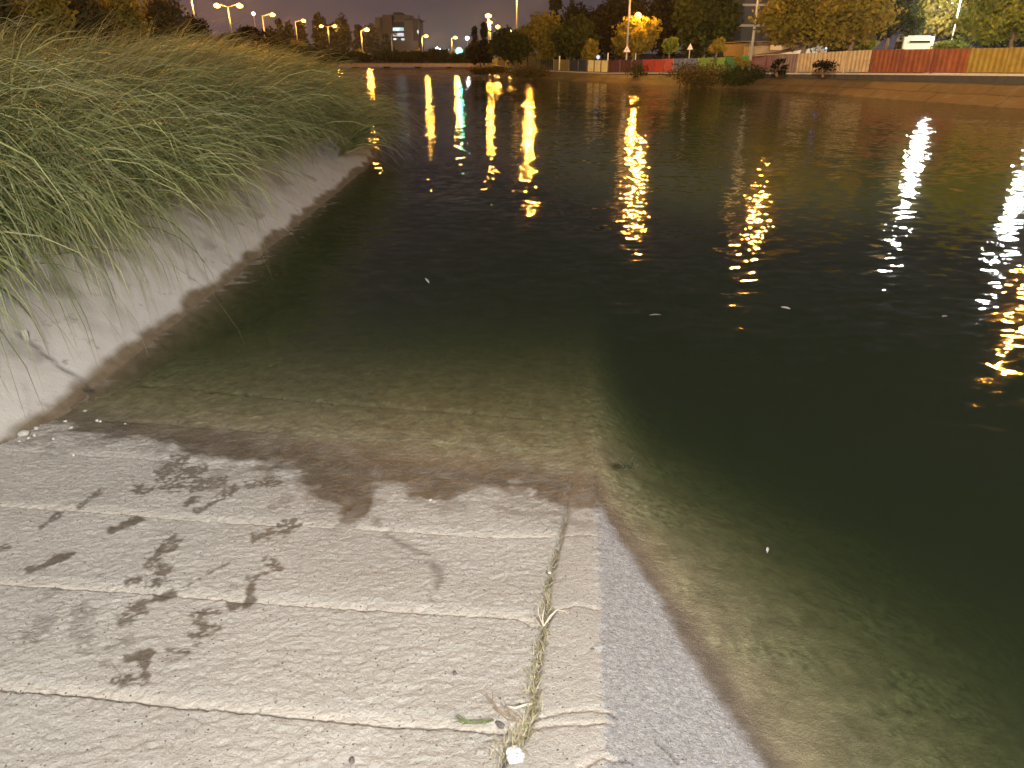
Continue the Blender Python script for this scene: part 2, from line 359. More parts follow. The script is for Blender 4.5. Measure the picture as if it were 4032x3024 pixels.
def build_ramp():
    xs = np.concatenate([np.arange(-3.6, 0.62, 0.0065), 0.62 + np.cumsum(np.linspace(0.0075, 0.06, 75))])
    ys = np.concatenate([np.arange(0.55, 3.3, 0.0062), 3.3 + np.cumsum(np.linspace(0.008, 0.07, 120))])
    ys = np.concatenate([np.arange(-4, 0.55, 0.12), ys])
    X, Y = np.meshgrid(xs, ys, indexing='ij')
    zr = ramp_z(X, Y); zs = side_z(X, Y)
    zs = zs - 0.14 * sstep(2.0, 4.4, Y + 0.5 * (fbm(X * 2, Y * 2, 77, 3) - 0.5)) * sstep(0.0, 0.42, X - CREST[1][0] - CREST[0] * (Y - CREST[1][1]))
    cx = CREST[1][0] + CREST[0] * (Y - CREST[1][1])
    cx = cx + 0.006 * (fbm(Y * 9, Y * 0, 3, 3) - 0.5) * 2
    side = sstep(-0.006, 0.012, X - cx)
    Z = np.where(X < cx, zr, np.minimum(zr, zs))
    Z = np.maximum(Z, -1.75)
    # joints
    J = on_ramp([(1960, 3024), (2066, 2887), (2100, 2801), (2113, 2630), (2143, 2458), (2165, 2269), (2195, 2158), (2216, 2089), (2234, 1943), (2255, 1900), (2262, 1750), (2270, 1600)])
    wob = 0.010 * (fbm(X * 9, Y * 9, 11, 4) - 0.5)
    dj, sj, _ = polydist(X + wob, Y + wob, J)
    left_of_joint = (sj > 0)
    cracks = [[(-700, 2640), (0, 2713), (370, 2740), (1000, 2810), (1500, 2855), (1790, 2868), (2060, 2890)],
              [(-500, 2262), (0, 2299), (360, 2320), (700, 2345), (1070, 2377), (1500, 2398), (1900, 2425), (2058, 2441), (2100, 2468), (2150, 2473)],
              [(-400, 1968), (92, 1996), (460, 2022), (900, 2053), (1500, 2088), (1850, 2112), (2215, 2112)],
              [(-300, 1755), (377, 1794), (720, 1818), (1100, 1842), (1500, 1867), (1900, 1893), (2252, 1912)],
              [(-200, 1620), (700, 1672), (1510, 1738), (2200, 1790)], [(100, 1500), (640, 1524), (1280, 1588), (2250, 1660)]]
    strip = [[(2150, 2473), (2190, 2405), (2270, 2388), (2356, 2400)], [(2216, 2110), (2290, 2106), (2360, 2110)], [(2252, 1912), (2345, 1913)],
             [(2115, 2832), (2230, 2805), (2330, 2800), (2390, 2806)], [(2112, 2868), (2200, 2856), (2300, 2858), (2385, 2850)], [(2290, 3030), (2380, 2985), (2440, 2996)]]
    crack = np.zeros(X.shape); sand = np.zeros(X.shape); rel = np.zeros(X.shape)
    for i, c in enumerate(cracks):
        P = on_ramp(c); d, s, al = polydist(X + 0.6 * wob, Y + 0.9 * wob, P)
        ok = left_of_joint & (X < cx)
        k = np.exp(-(d / 0.0042) ** 2) * (0.6 + 0.4 * vnoise(al * 30, al * 0, 5 + i))
        crack = np.maximum(crack, np.where(ok, k, 0)); rel -= np.where(ok, 0.007 * np.exp(-(d / 0.005) ** 2), 0)
        lip = np.where(ok & (s > 0), np.clip(1 - d / 0.055, 0, 1), 0)
        rel -= 0.013 * lip ** 1.2
        if i < 4: sand = np.maximum(sand, sstep(0.15, 0.7, lip) * (0.45 + 0.55 * fbm(X * 30, Y * 30, 8, 3)) * (1.0 if i < 3 else 0.4))
    for i, c in enumerate(strip):
        P = on_ramp(c); d, s, al = polydist(X + 0.5 * wob, Y + 0.7 * wob, P)
        ok = (~left_of_joint) & (X < cx + 0.03)
        crack = np.maximum(crack, np.where(ok, 0.55 * np.exp(-(d / 0.0035) ** 2), 0))
        lip = np.where(ok & (s > 0), np.clip(1 - d / 0.025, 0, 1), 0); rel -= 0.006 * lip
        sand = np.maximum(sand, 0.8 * sstep(0.1, 0.6, lip))
    def on_side(pts): return np.array([atplane(x, y, W1, SN)[:2] for x, y in pts])
    for c in ([(2384, 2806), (2450, 2845), (2560, 2900), (2640, 2970), (2690, 3040)], [(2440, 2996), (2520, 3012), (2600, 3060)]):
        d, s, al = polydist(X + wob, Y + wob, on_side(c)); crack = np.maximum(crack, np.where(X > cx, 0.8 * np.exp(-(d / 0.004) ** 2) * (vnoise(al * 25, al * 0, 4) > 0.3), 0))
    d, s, al = polydist(X + wob * 2, Y + wob * 2, on_ramp([(1530, 2190), (1640, 2205), (1720, 2235), (1770, 2262)]))
    crack = np.maximum(crack, 0.5 * np.exp(-(d / 0.0035) ** 2) * (al > 0.05)); rel += 0.004 * np.exp(-(d / 0.03) ** 2) * (s > 0)
    jw = 0.011
    jm = np.exp(-(dj / jw) ** 2) * sstep(2.75, 2.2, Y)
    rel -= 0.016 * jm; crack = np.maximum(crack, 0.7 * np.exp(-(dj / 0.011) ** 2) * sstep(2.7, 2.0, Y))
    # roughness of the brushed concrete, coarser on the slabs, finer on the strip
    slab = left_of_joint & (X < cx)
    rough = (fbm(X * 24, Y * 44, 21, 4) - 0.5) * 0.0072 + (fbm(X * 70, Y * 125, 22, 2) - 0.5) * 0.0105
    rel += np.where(slab, rough, rough * 0.5) + (fbm(X * 3, Y * 3, 23, 3) - 0.5) * 0.012
    pits = np.clip(vnoise(X * 60, Y * 85, 31) - 0.80, 0, 1) * 5; rel -= np.where(X < cx, 0.004 * pits, 0.001 * pits)
    edge = np.exp(-((X - cx) / 0.02) ** 2); rel += edge * (fbm(X * 45, Y * 45, 41, 3) - 0.62) * 0.02
    Z2 = Z + rel * (Z > -0.6)
    # wetness laid out from where it lies on the slabs
    P3 = np.stack([X, Y, Z], -1); U, V = project(P3)
    wx = 55 * (fbm(X * 7, Y * 7, 51, 4) - 0.5); wy = 120 * (fbm(X * 6, Y * 9, 52, 5) - 0.5) + 40 * (fbm(X * 25, Y * 30, 53, 3) - 0.5)
    bx = [-900, 0, 300, 560, 700, 1000, 1150, 1250, 1350, 1430, 1490, 1600, 1750, 1900, 2100, 2240, 2400]
    by = [1655, 1665, 1690, 1740, 1790, 1835, 1870, 1940, 2035, 2050, 1950, 1935, 1985, 1930, 1925, 1990, 1990]
    lim = np.interp(U + wx, bx, by)
    wet = sstep(22, -26, V + wy - lim) * (Y > 1.2)
    half = sstep(60, -20, V + 1.3 * wy - lim - 45 + 160 * (fbm(X * 5 + 9, Y * 5, 58, 4) - 0.5)) * sstep(0.40, 0.58, fbm(X * 22, Y * 30, 59, 3)) * (Y > 1.2)
    wet = np.maximum(wet * (0.72 + 0.5 * fbm(X * 16, Y * 16, 60, 4)), 0.42 * half); wet = np.clip(wet, 0, 1)
    isl = np.exp(-(((U + 1.6 * wx - 1550) / 85) ** 2 + ((V + 0.5 * wy - 1930) / 45) ** 2)); wet *= 1 - 0.85 * sstep(0.3, 0.65, isl)
    tongue = sstep(30, -10, np.abs(U + wx * 1.5 - np.interp(V, [2080, 2200, 2280, 2380], [1480, 1690, 1720, 1680])) - 6) * (V > 2040) * (V < 2370) * (fbm(X * 14, Y * 14, 55, 3) > 0.42)
    wet = np.maximum(wet, 0.6 * tongue)
    prints = [(300,745,130,815,17,0),(600,590,480,640,17,0),(265,565,175,630,11,1),(440,470,340,535,12,1),(1010,455,850,555,17,1),(832,500,800,520,18,1),
        (1270,610,1100,670,26,1),(750,680,640,780,24,1),(700,805,655,865,32,1),(600,850,550,865,15,1),(740,905,600,960,21,0),(600,975,520,1035,28,1),
        (1150,775,1185,800,24,1),(1120,822,1085,860,25,1),(1082,870,1050,945,14,0),(1075,945,990,962,24,0),(835,1000,930,990,22,1),(850,1045,920,1050,30,1),
        (835,1085,905,1085,26,1),(835,1120,870,1125,12,1),(720,1152,800,1158,12,1),(640,1165,545,1192,19,0),(612,1190,620,1255,18,0),(500,1282,600,1285,24,1),
        (355,985,350,1060,42,2),(350,1080,355,1160,34,2),(200,1040,150,1100,40,2),(560,1110,470,1150,22,2),(440,1215,500,1220,18,2),(980,780,805,875,5,1),
        (250,890,150,950,15,2),(270,960,215,1005,6,2),(1010,885,980,905,16,2),(700,1185,770,1195,14,2),(1240,500,1170,545,24,2),(950,430,600,470,28,1),(870,380,700,420,30,1),(1180,430,1080,440,25,1),(780,340,700,390,30,1),(30,705,5,725,14,1),(440,830,410,845,8,1)]
    for (x0, y0, x1, y1, r, kind) in prints:
        k = 0.9186; x0, x1, r = x0 * k, x1 * k, r * k * 1.35; y0, y1 = 1500 + y0 * k, 1500 + y1 * k
        sel = (U > min(x0, x1) - 60) & (U < max(x0, x1) + 60) & (V > min(y0, y1) - 50) & (V < max(y0, y1) + 50)
        if not sel.any(): continue
        u0, v0 = U[sel], V[sel]; a, b = X[sel], Y[sel]
        nz = fbm(a * 38, b * 38, 61, 4) - 0.5; n2 = fbm(a * 75, b * 95, 63, 2)
        dx, dy = x1 - x0, y1 - y0; L2 = dx * dx + dy * dy + 1
        tt = np.clip(((u0 - x0) * dx + (v0 - y0) * dy) / L2, 0, 1)
        dd = np.hypot(u0 - x0 - tt * dx, (v0 - y0 - tt * dy) * 1.35) + nz * r * 1.7
        val = sstep(4.5, -6, dd - r * (0.85 + 0.25 * np.sin(tt * 6.2)))
        if kind: val = val * sstep(0.33, 0.42, n2) * (0.95 if kind == 1 else 0.45)
        wet[sel] = np.maximum(wet[sel], val * 0.92)
    # right edge: brown wet band over the waterline, algae and painted ripple light below it
    h = Z + 0.02 * (fbm(X * 14, Y * 14, 71, 4) - 0.5)
    wet = np.maximum(wet, np.where(X > cx, sstep(0.030, 0.012, h), 0))
    under = sstep(0.0, -0.03, Z); wet = np.maximum(wet, under)
    alg_ripple = under * (0.15 + 0.6 * sstep(0.42, 0.62, fbm(X * 5, Y * 5, 81, 4))) * np.where(X > cx - 0.05, 1.0, 0.55)
    sideA = side * (Z > -0.02)
    me = mesh_np('ramp', np.stack([X, Y, Z2], -1).reshape(-1, 3), grid_quads(len(xs), len(ys)), M['ramp'], smooth=True,
                 attrs=dict(wet=wet, under=sstep(0.012, -0.02, Z + 0.02 * (fbm(X * 5, Y * 5, 75, 3) - 0.5)), side=sideA, sand=sand * (1 - 0.7 * wet), crack=crack, algae=alg_ripple))
    tag(me, kind='structure'); return J
JOINT = build_ramp()

# ------------------------------------------------------------------ left bank, loft along its waterline
LW = np.array([(-2.30, -15), (-2.32, -4), (-2.36, 0), (-2.42, 3.6), (-2.41, 5.7), (-2.44, 9.4), (-2.47, 12), (-2.55, 14.2), (-3.1, 16.3), (-4.3, 19), (-6.1, 23.5), (-9.0, 31), (-13.5, 45), (-18.5, 65), (-23, 90), (-26, 112.5)], float)
def smooth_line(P, n):
    P = np.asarray(P, float)
    for _ in range(2):
        Q = [P[0]]
        for a, b in zip(P[:-1], P[1:]): Q += [a * .75 + b * .25, a * .25 + b * .75]
        P = np.array(Q + [P[-1]])
    s = np.r_[0, np.cumsum(np.hypot(*np.diff(P, axis=0).T))]
    return P, s
def sample(P, s, t):
    x = np.interp(t, s, P[:, 0]); y = np.interp(t, s, P[:, 1]); e = 0.4
    dx = np.interp(t + e, s, P[:, 0]) - np.interp(t - e, s, P[:, 0]); dy = np.interp(t + e, s, P[:, 1]) - np.interp(t - e, s, P[:, 1])
    L = np.hypot(dx, dy); return x, y, dx / L, dy / L
LP, LS = smooth_line(LW, 0)
LO = np.array([-3.0, 0, 0.85, 1.8, 3.0, 4.5, 7.0, 12, 45]); LZ = np.array([-2.0, 0, 0.57, 0.98, 1.24, 1.36, 1.46, 1.6, 2.0])
def left_bank_point(t, o):
    x, y, dx, dy = sample(LP, LS, t); z = np.interp(o, LO, LZ)
    return np.stack([x - dy * o, y + dx * o, z + 0 * x], -1)
def build_left_bank():
    t = np.concatenate([np.arange(0, 15, 0.5), np.arange(15, 31, 0.03), np.arange(31, 45, 0.12), np.arange(45, LS[-1], 1.0), [LS[-1]]])
    o = np.concatenate([np.linspace(-3, -0.2, 8), np.arange(-0.18, 1.3, 0.022), np.arange(1.3, 7, 0.15), np.linspace(7.3, 45, 25)])
    T, O = np.meshgrid(t, o, indexing='ij')
    P = left_bank_point(T.ravel(), O.ravel()).reshape(T.shape + (3,))
    X, Y, Z = P[..., 0], P[..., 1], P[..., 2]
    U, V = project(P)
    rel = (fbm(T * 1.5, O * 2, 101, 4) - 0.5) * 0.05 * sstep(0.0, 0.4, O) + (fbm(T * 14, O * 18, 102, 3) - 0.5) * 0.012 + (O > 1.2) * (fbm(T * 0.7, O * 0.7, 103, 4) - 0.5) * 0.35
    wet = sstep(0.02, -0.02, Z - 0.055 - 0.10 * (fbm(T * 3.2, O * 3, 111, 4) - 0.5)) * sstep(2.9, 3.2, Y) + sstep(0.0, -0.02, Z - ramp_z(X, Y) - 0.02 - 0.05 * (fbm(T * 4, O * 2, 112, 3) - 0.5)) * (Y > 2.9) * (Y < 3.6)
    wet = np.clip(wet, 0, 1)
    soil = sstep(-0.06, 0.10, O - 0.86 - 0.55 * (fbm(T * 0.8, O * 0.8, 121, 4) - 0.5))
    soil = np.maximum(soil, 0.38 * sstep(0.60, 0.72, fbm(T * 2.2, O * 3.4, 122, 5)) * (O > 0.25))
    soil = np.where(O > 1.3, 1, soil)
    def onb(pts):
        n = np.array([math.tan(math.atan(0.57 / 0.85)), 0, 1.0]); return np.array([atplane(x, y, np.array([-2.42, 0, 0]), n)[:2] for x, y in pts])
    wob = 0.02 * (fbm(X * 8, Y * 8, 130, 3) - 0.5)
    d, s, al = polydist(X + wob, Y + wob, onb([(70, 1310), (130, 1360), (230, 1440), (340, 1510), (352, 1545)]))
    crack = 0.7 * np.exp(-(d / 0.015) ** 2); crack = np.where((np.hypot(X - onb([(350, 1537)])[0][0], Y - onb([(350, 1537)])[0][1]) < 0.025), 1, crack)
    rel -= 0.012 * np.exp(-(d / 0.008) ** 2)
    P[..., 2] += rel
    o_ = mesh_np('bank', P.reshape(-1, 3), grid_quads(len(t), len(o)), M['bank'], smooth=True, attrs=dict(wet=wet, soil=soil, crack=crack))
    tag(o_, kind='structure')
build_left_bank()

# ------------------------------------------------------------------ right bank, its wall and far ground
RW = np.array([(27, -14), (23, 8), (17.9, 26.6), (15.5, 36.4), (13.4, 41.7), (10.5, 47.0), (6.2, 54.3), (3.0, 60), (0.0, 67), (-3.0, 80), (-6.0, 112.5)], float)
RP, RS = smooth_line(RW, 0)
def rk(y): return np.interp(y, [28, 57, 75, 112], [1.0, 0.62, 0.6, 0.7])
RO = np.array([-5, 0, 1.3, 2.2, 2.38, 2.7, 8, 40, 420]); RZ = np.array([-2.0, 0, 0.70, 0.70, 0.70, 0.95, 0.98, 1.1, 3.0])
def right_bank_point(t, o):
    x, y, dx, dy = sample(RP, RS, t); z = np.interp(o, RO, RZ) * np.where(np.asarray(o) > 0, rk(y), 1)
    return np.stack([x + dy * o, y - dx * o, z], -1)
def build_right_bank():
    t = np.concatenate([np.arange(0, RS[-1], 0.35), [RS[-1]]]); o = np.array([-5, -2, -0.6, -0.25, 0, 0.2, 0.4, 0.6, 0.8, 1.0, 1.15, 1.3, 1.6, 1.9, 2.2, 2.38, 2.7, 4, 6, 8, 12, 20, 40, 90, 200, 420])
    T, O = np.meshgrid(t, o, indexing='ij'); P = right_bank_point(T.ravel(), O.ravel()).reshape(T.shape + (3,))
    P[..., 2] += (fbm(T * 1.1, O * 2, 201, 4) - 0.5) * 0.10 * (O < 2.3)
    veg = np.interp(P[..., 1], [27, 43.5, 45, 52, 55, 60, 70], [0.0, 0.1, 1.0, 0.35, 0.45, 0.85, 1])
    soil = np.where(O > 1.25, 1, sstep(0.02, 0.12, veg - fbm(T * 0.5, O * 0.8, 211, 4)))
    o_ = mesh_np('far_bank', P.reshape(-1, 3), grid_quads(len(t), len(o)), M['lining'], smooth=True, attrs=dict(soil=soil), uv=np.stack([T.ravel(), O.ravel() * 1.15], -1))
    tag(o_, kind='structure')
build_right_bank()
def fence_point(px, o=2.5):
    """arc length along the far bank seen under a photo column"""
    best = None
    ts = np.linspace(5, RS[-1] - 1, 4000); P = right_bank_point(ts, np.full_like(ts, o)); U, V = project(P)
    i = int(np.argmin(np.abs(U - px) + 1e4 * (P[:, 1] < 5))); return ts[i], P[i]
def zfoot(y): return np.interp(y, [20, 28, 38.5, 50, 58, 75, 112], [1.2, 1.10, 0.92, 0.70, 0.52, 0.55, 0.6])
def ztop(y): return np.interp(y, [20, 28, 38.5, 50, 58, 75, 112], [2.1, 2.03, 1.95, 1.53, 1.36, 1.40, 1.5])
def strip_solid(name, mat, t0, t1, oa, ob, zlo, zhi, parent=None, step=0.5):
    n = max(2, int((t1 - t0) / step) + 1); t = np.linspace(t0, t1, n)
    A = right_bank_point(t, np.full(n, oa)); B = right_bank_point(t, np.full(n, ob)); y = A[:, 1]
    lo, hi = zlo(y), zhi(y)
    V = np.concatenate([np.c_[A[:, :2], lo], np.c_[B[:, :2], lo], np.c_[B[:, :2], hi], np.c_[A[:, :2], hi]])
    f = []
    for i in range(n - 1):
        for k in range(4): a, b = k * n + i, ((k + 1) % 4) * n + i; f.append((a, a + 1, b + 1, b))
    f += [(0, n, 2 * n, 3 * n), (n - 1, 4 * n - 1, 3 * n - 1, 2 * n - 1)]
    return mesh_np(name, V, f, mat, parent)
tw0 = 8.0; tw1 = fence_point(1880)[0]
rw = empty('retaining_wall', (0, 0, 0), 'long low dark concrete retaining wall under the painted fence', 'wall')
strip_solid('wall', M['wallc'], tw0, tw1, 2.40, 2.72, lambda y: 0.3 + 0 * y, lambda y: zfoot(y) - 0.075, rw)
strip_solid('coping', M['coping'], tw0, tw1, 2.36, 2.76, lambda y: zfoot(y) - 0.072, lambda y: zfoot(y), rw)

# fence: panel edges in photo columns, colour, note
def panelmat(name, col, col2, rust=0.4):
    m, t, out = new_mat(name); p = N(t, 'ShaderNodeBsdfPrincipled', Roughness=0.55)
    c = mixc(t, noise(t, 1.7, 5, 0.7, None, 0.40, 0.66), col, col2); c = mixc(t, noise(t, 4.5, 6, 0.8, None, 0.50, 0.74), c, tuple(x * 0.40 for x in col))
    t.links.new(c, p.inputs['Base Color'])
    wv = N(t, 'ShaderNodeTexNoise', Scale=4, Detail=3); t.links.new(bump(t, wv.outputs[0], 0.03, 0.5), p.inputs['Normal'])
    t.links.new(p.outputs[0], out.inputs[0]); return m
PC = dict(beige=((0.42, 0.30, 0.23), (0.36, 0.24, 0.18)), brick=((0.22, 0.05, 0.035), (0.14, 0.04, 0.03)), olive=((0.26, 0.21, 0.05), (0.2, 0.17, 0.04)),
          dgreen=((0.03, 0.045, 0.035), (0.022, 0.03, 0.026)), navy=((0.035, 0.045, 0.075), (0.022, 0.028, 0.05)), yellow=((0.85, 0.74, 0.36), (0.78, 0.66, 0.30)),
          maroon=((0.12, 0.035, 0.05), (0.085, 0.028, 0.04)), red=((0.5, 0.045, 0.03), (0.4, 0.035, 0.03)), pink=((0.55, 0.09, 0.07), (0.46, 0.06, 0.05)),
          blue=((0.17, 0.20, 0.30), (0.13, 0.16, 0.26)), ygreen=((0.22, 0.33, 0.07), (0.15, 0.28, 0.07)), green=((0.05, 0.22, 0.08), (0.035, 0.16, 0.06)),
          plum=((0.18, 0.085, 0.10), (0.13, 0.06, 0.08)), mauve=((0.26, 0.19, 0.19), (0.2, 0.11, 0.12)), tan=((0.56, 0.44, 0.30), (0.5, 0.34, 0.2)),
          rust=((0.31, 0.095, 0.032), (0.19, 0.05, 0.024)), ochre=((0.34, 0.24, 0.045), (0.26, 0.17, 0.035)))
for k, (a, b) in PC.items(): M['panel_' + k] = panelmat(k + '_painted_sheet', a, b)
PANELS = [(1908, 1938, 'beige'), (1962, 1988, 'brick'), (2012, 2074, 'olive'), (2076, 2124, 'dgreen'), (2125, 2179, 'dgreen'), (2181, 2241, 'olive'), (2243, 2276, 'navy'), (2277, 2311, 'navy'),
          (2313, 2337, 'yellow'), (2339, 2364, 'yellow'), (2366, 2392, 'yellow'), (2394, 2440, 'maroon'), (2441, 2486, 'maroon'), (2487, 2530, 'maroon'), (2531, 2570, 'red'), (2571, 2607, 'red'), (2609, 2647, 'pink'),
          (2650, 2695, 'blue'), (2697, 2744, 'blue'), (2747, 2800, 'ygreen'), (2801, 2849, 'ygreen'), (2851, 2905, 'green'), (2907, 2955, 'green'), (2957, 3006, 'plum'), (3007, 3055, 'plum'), (3059, 3133, 'mauve'),
          (3136, 3219, 'tan'), (3222, 3312, 'tan'), (3317, 3416, 'tan'), (3420, 3529, 'rust'), (3534, 3656, 'rust'), (3662, 3797, 'rust'), (3802, 3945, 'ochre'), (3950, 4110, 'ochre'), (4115, 4290, 'ochre')]
LBL = dict(rust='rust streaked orange red panel', ochre='ochre yellow panel', yellow='pale yellow panel', navy='dark navy panel', red='bright red panel')
fence = empty('painted_fence', (0, 0, 0), 'row of many coloured sheet metal panels on the far canal wall', 'fence')
for a, b, c in PANELS:
    ta, tb = fence_point(a)[0], fence_point(b)[0]; t0, t1 = min(ta, tb), max(ta, tb)
    n = 26; tt = np.linspace(t0 + 0.02, t1 - 0.02, n)
    off = 2.5 + 0.012 * np.sign(np.sin(np.arange(n) * math.pi / 2 + 0.3))      # folded sheet
    A = right_bank_point(tt, off); B = right_bank_point(tt, off + 0.02); y = A[:, 1]
    j = RNG.uniform(-0.012, 0.012); lo, hi = zfoot(y) + 0.045, ztop(y) + j
    V = np.concatenate([np.c_[A[:, :2], lo], np.c_[A[:, :2], hi], np.c_[B[:, :2], hi], np.c_[B[:, :2], lo]]); f = []
    for i in range(n - 1):
        for k in range(4): q, r = k * n + i, ((k + 1) % 4) * n + i; f.append((q, q + 1, r + 1, r))
    f += [(0, n, 2 * n, 3 * n), (n - 1, 4 * n - 1, 3 * n - 1, 2 * n - 1)]
    pn = mesh_np('panel', V, f, M['panel_' + c], fence)
    if c in LBL: pn['label'] = LBL[c]
    pm = M['post'] if c in ('rust', 'red', 'yellow', 'pink', 'maroon', 'plum') else M['panel_' + c]
    q = right_bank_point(np.array([t0 if ta < tb else t1]), np.array([2.515]))[0]
    q = right_bank_point(np.array([ta - 0.0 * (tb - ta)]), np.array([2.462]))[0]
    sft = 0.03 if a < 3400 else 0.045
    MB().box(q[0] - sft, q[0] + sft, q[1] - sft, q[1] + sft, float(zfoot(q[1])) + 0.003, float(ztop(q[1])) + 0.02).build('post', pm, fence)
tf0 = fence_point(4290)[0]; tf1 = fence_point(2012)[0]
strip_solid('rail', M['post'], min(tf0, tf1), max(tf0, tf1), 2.47, 2.485, lambda y: zfoot(y) + 0.02, lambda y: zfoot(y) + 0.05, fence)

gx = np.concatenate([np.linspace(-900, -60, 12), np.linspace(-50, 60, 56), np.linspace(80, 900, 12)]); gy = np.concatenate([np.linspace(114.6, 200, 30), np.linspace(215, 2600, 26)])
GX, GY = np.meshgrid(gx, gy, indexing='ij'); GZ = np.interp(GY, [114, 130, 300, 2600], [0.5, 1.0, 1.9, 3.0]) + (fbm(GX * 0.1, GY * 0.1, 301, 4) - 0.5) * 0.6
tag(mesh_np('ground', np.stack([GX, GY, GZ], -1).reshape(-1, 3), grid_quads(len(gx), len(gy)), M['soil'], smooth=True), kind='structure')
tag(MB().add([(-60, -16, -1.78), (45, -16, -1.78), (45, 114, -1.78), (-60, 114, -1.78)], [(0, 1, 2, 3)]).build('canal_bed', M['bed']), kind='structure')
tag(MB().box(-45, 38, -15.5, 113.6, -1.85, 0.0).build('water', M['water']), kind='structure')

br = empty('low_bridge', (-14, 113.5, 0), 'low flat concrete bridge closing the far end of the canal', 'bridge')
b = MB().box(-16, 14, 0.0, 3.4, 0.16, 0.56).build('deck', M['deck'], br)
MB().box(-16, 14, -0.06, 0.5, 0.563, 0.60).build('kerb', M['deck'], br)
for k in range(6): MB().box(-14 + k * 4.6, -13.4 + k * 4.6, 0.3, 3.0, -1.8, 0.157).build('pier', M['wallc'], br)

# ------------------------------------------------------------------ tall grass on the left bank
def blades(roots, az, length, width, droop, lift, nseg=7, wid_min=0.0):
    """ribbons: start direction between up and az, bending down; returns verts, quads, along"""
    n = len(roots); p = roots.copy(); P = []; th = lift.copy()
    d3 = lambda th: np.stack([np.cos(az) * np.cos(th), np.sin(az) * np.cos(th), np.sin(th)], -1)
    sidev = np.stack([-np.sin(az), np.cos(az), 0 * az], -1)
    tw = RNG.uniform(-0.9, 0.9, n)[:, None]; sidev = sidev * np.cos(tw) + np.array([0, 0, 1.0]) * np.sin(tw)
    vs = []; al = []
    for k in range(nseg + 1):
        f = k / nseg; wd = (width * (1 - f ** 1.6) * 0.5 + 0.0004 + wid_min)[:, None]
        vs.append(p - sidev * wd); vs.append(p + sidev * wd); al += [np.full(n, f)] * 2
        p = p + d3(th) * (length / nseg)[:, None]; th = th - droop * (0.35 + 1.3 * f) / nseg * 1.5
        th = np.maximum(th, -1.45)
    V = np.stack(vs, 1).reshape(-1, 3); A = np.stack(al, 1).ravel(); m = 2 * (nseg + 1)
    q = np.array([[2 * k, 2 * k + 1, 2 * k + 3, 2 * k + 2] for k in range(nseg)])
    Q = (np.arange(n)[:, None, None] * m + q[None]).reshape(-1, 4)
    return V, Q, A, m
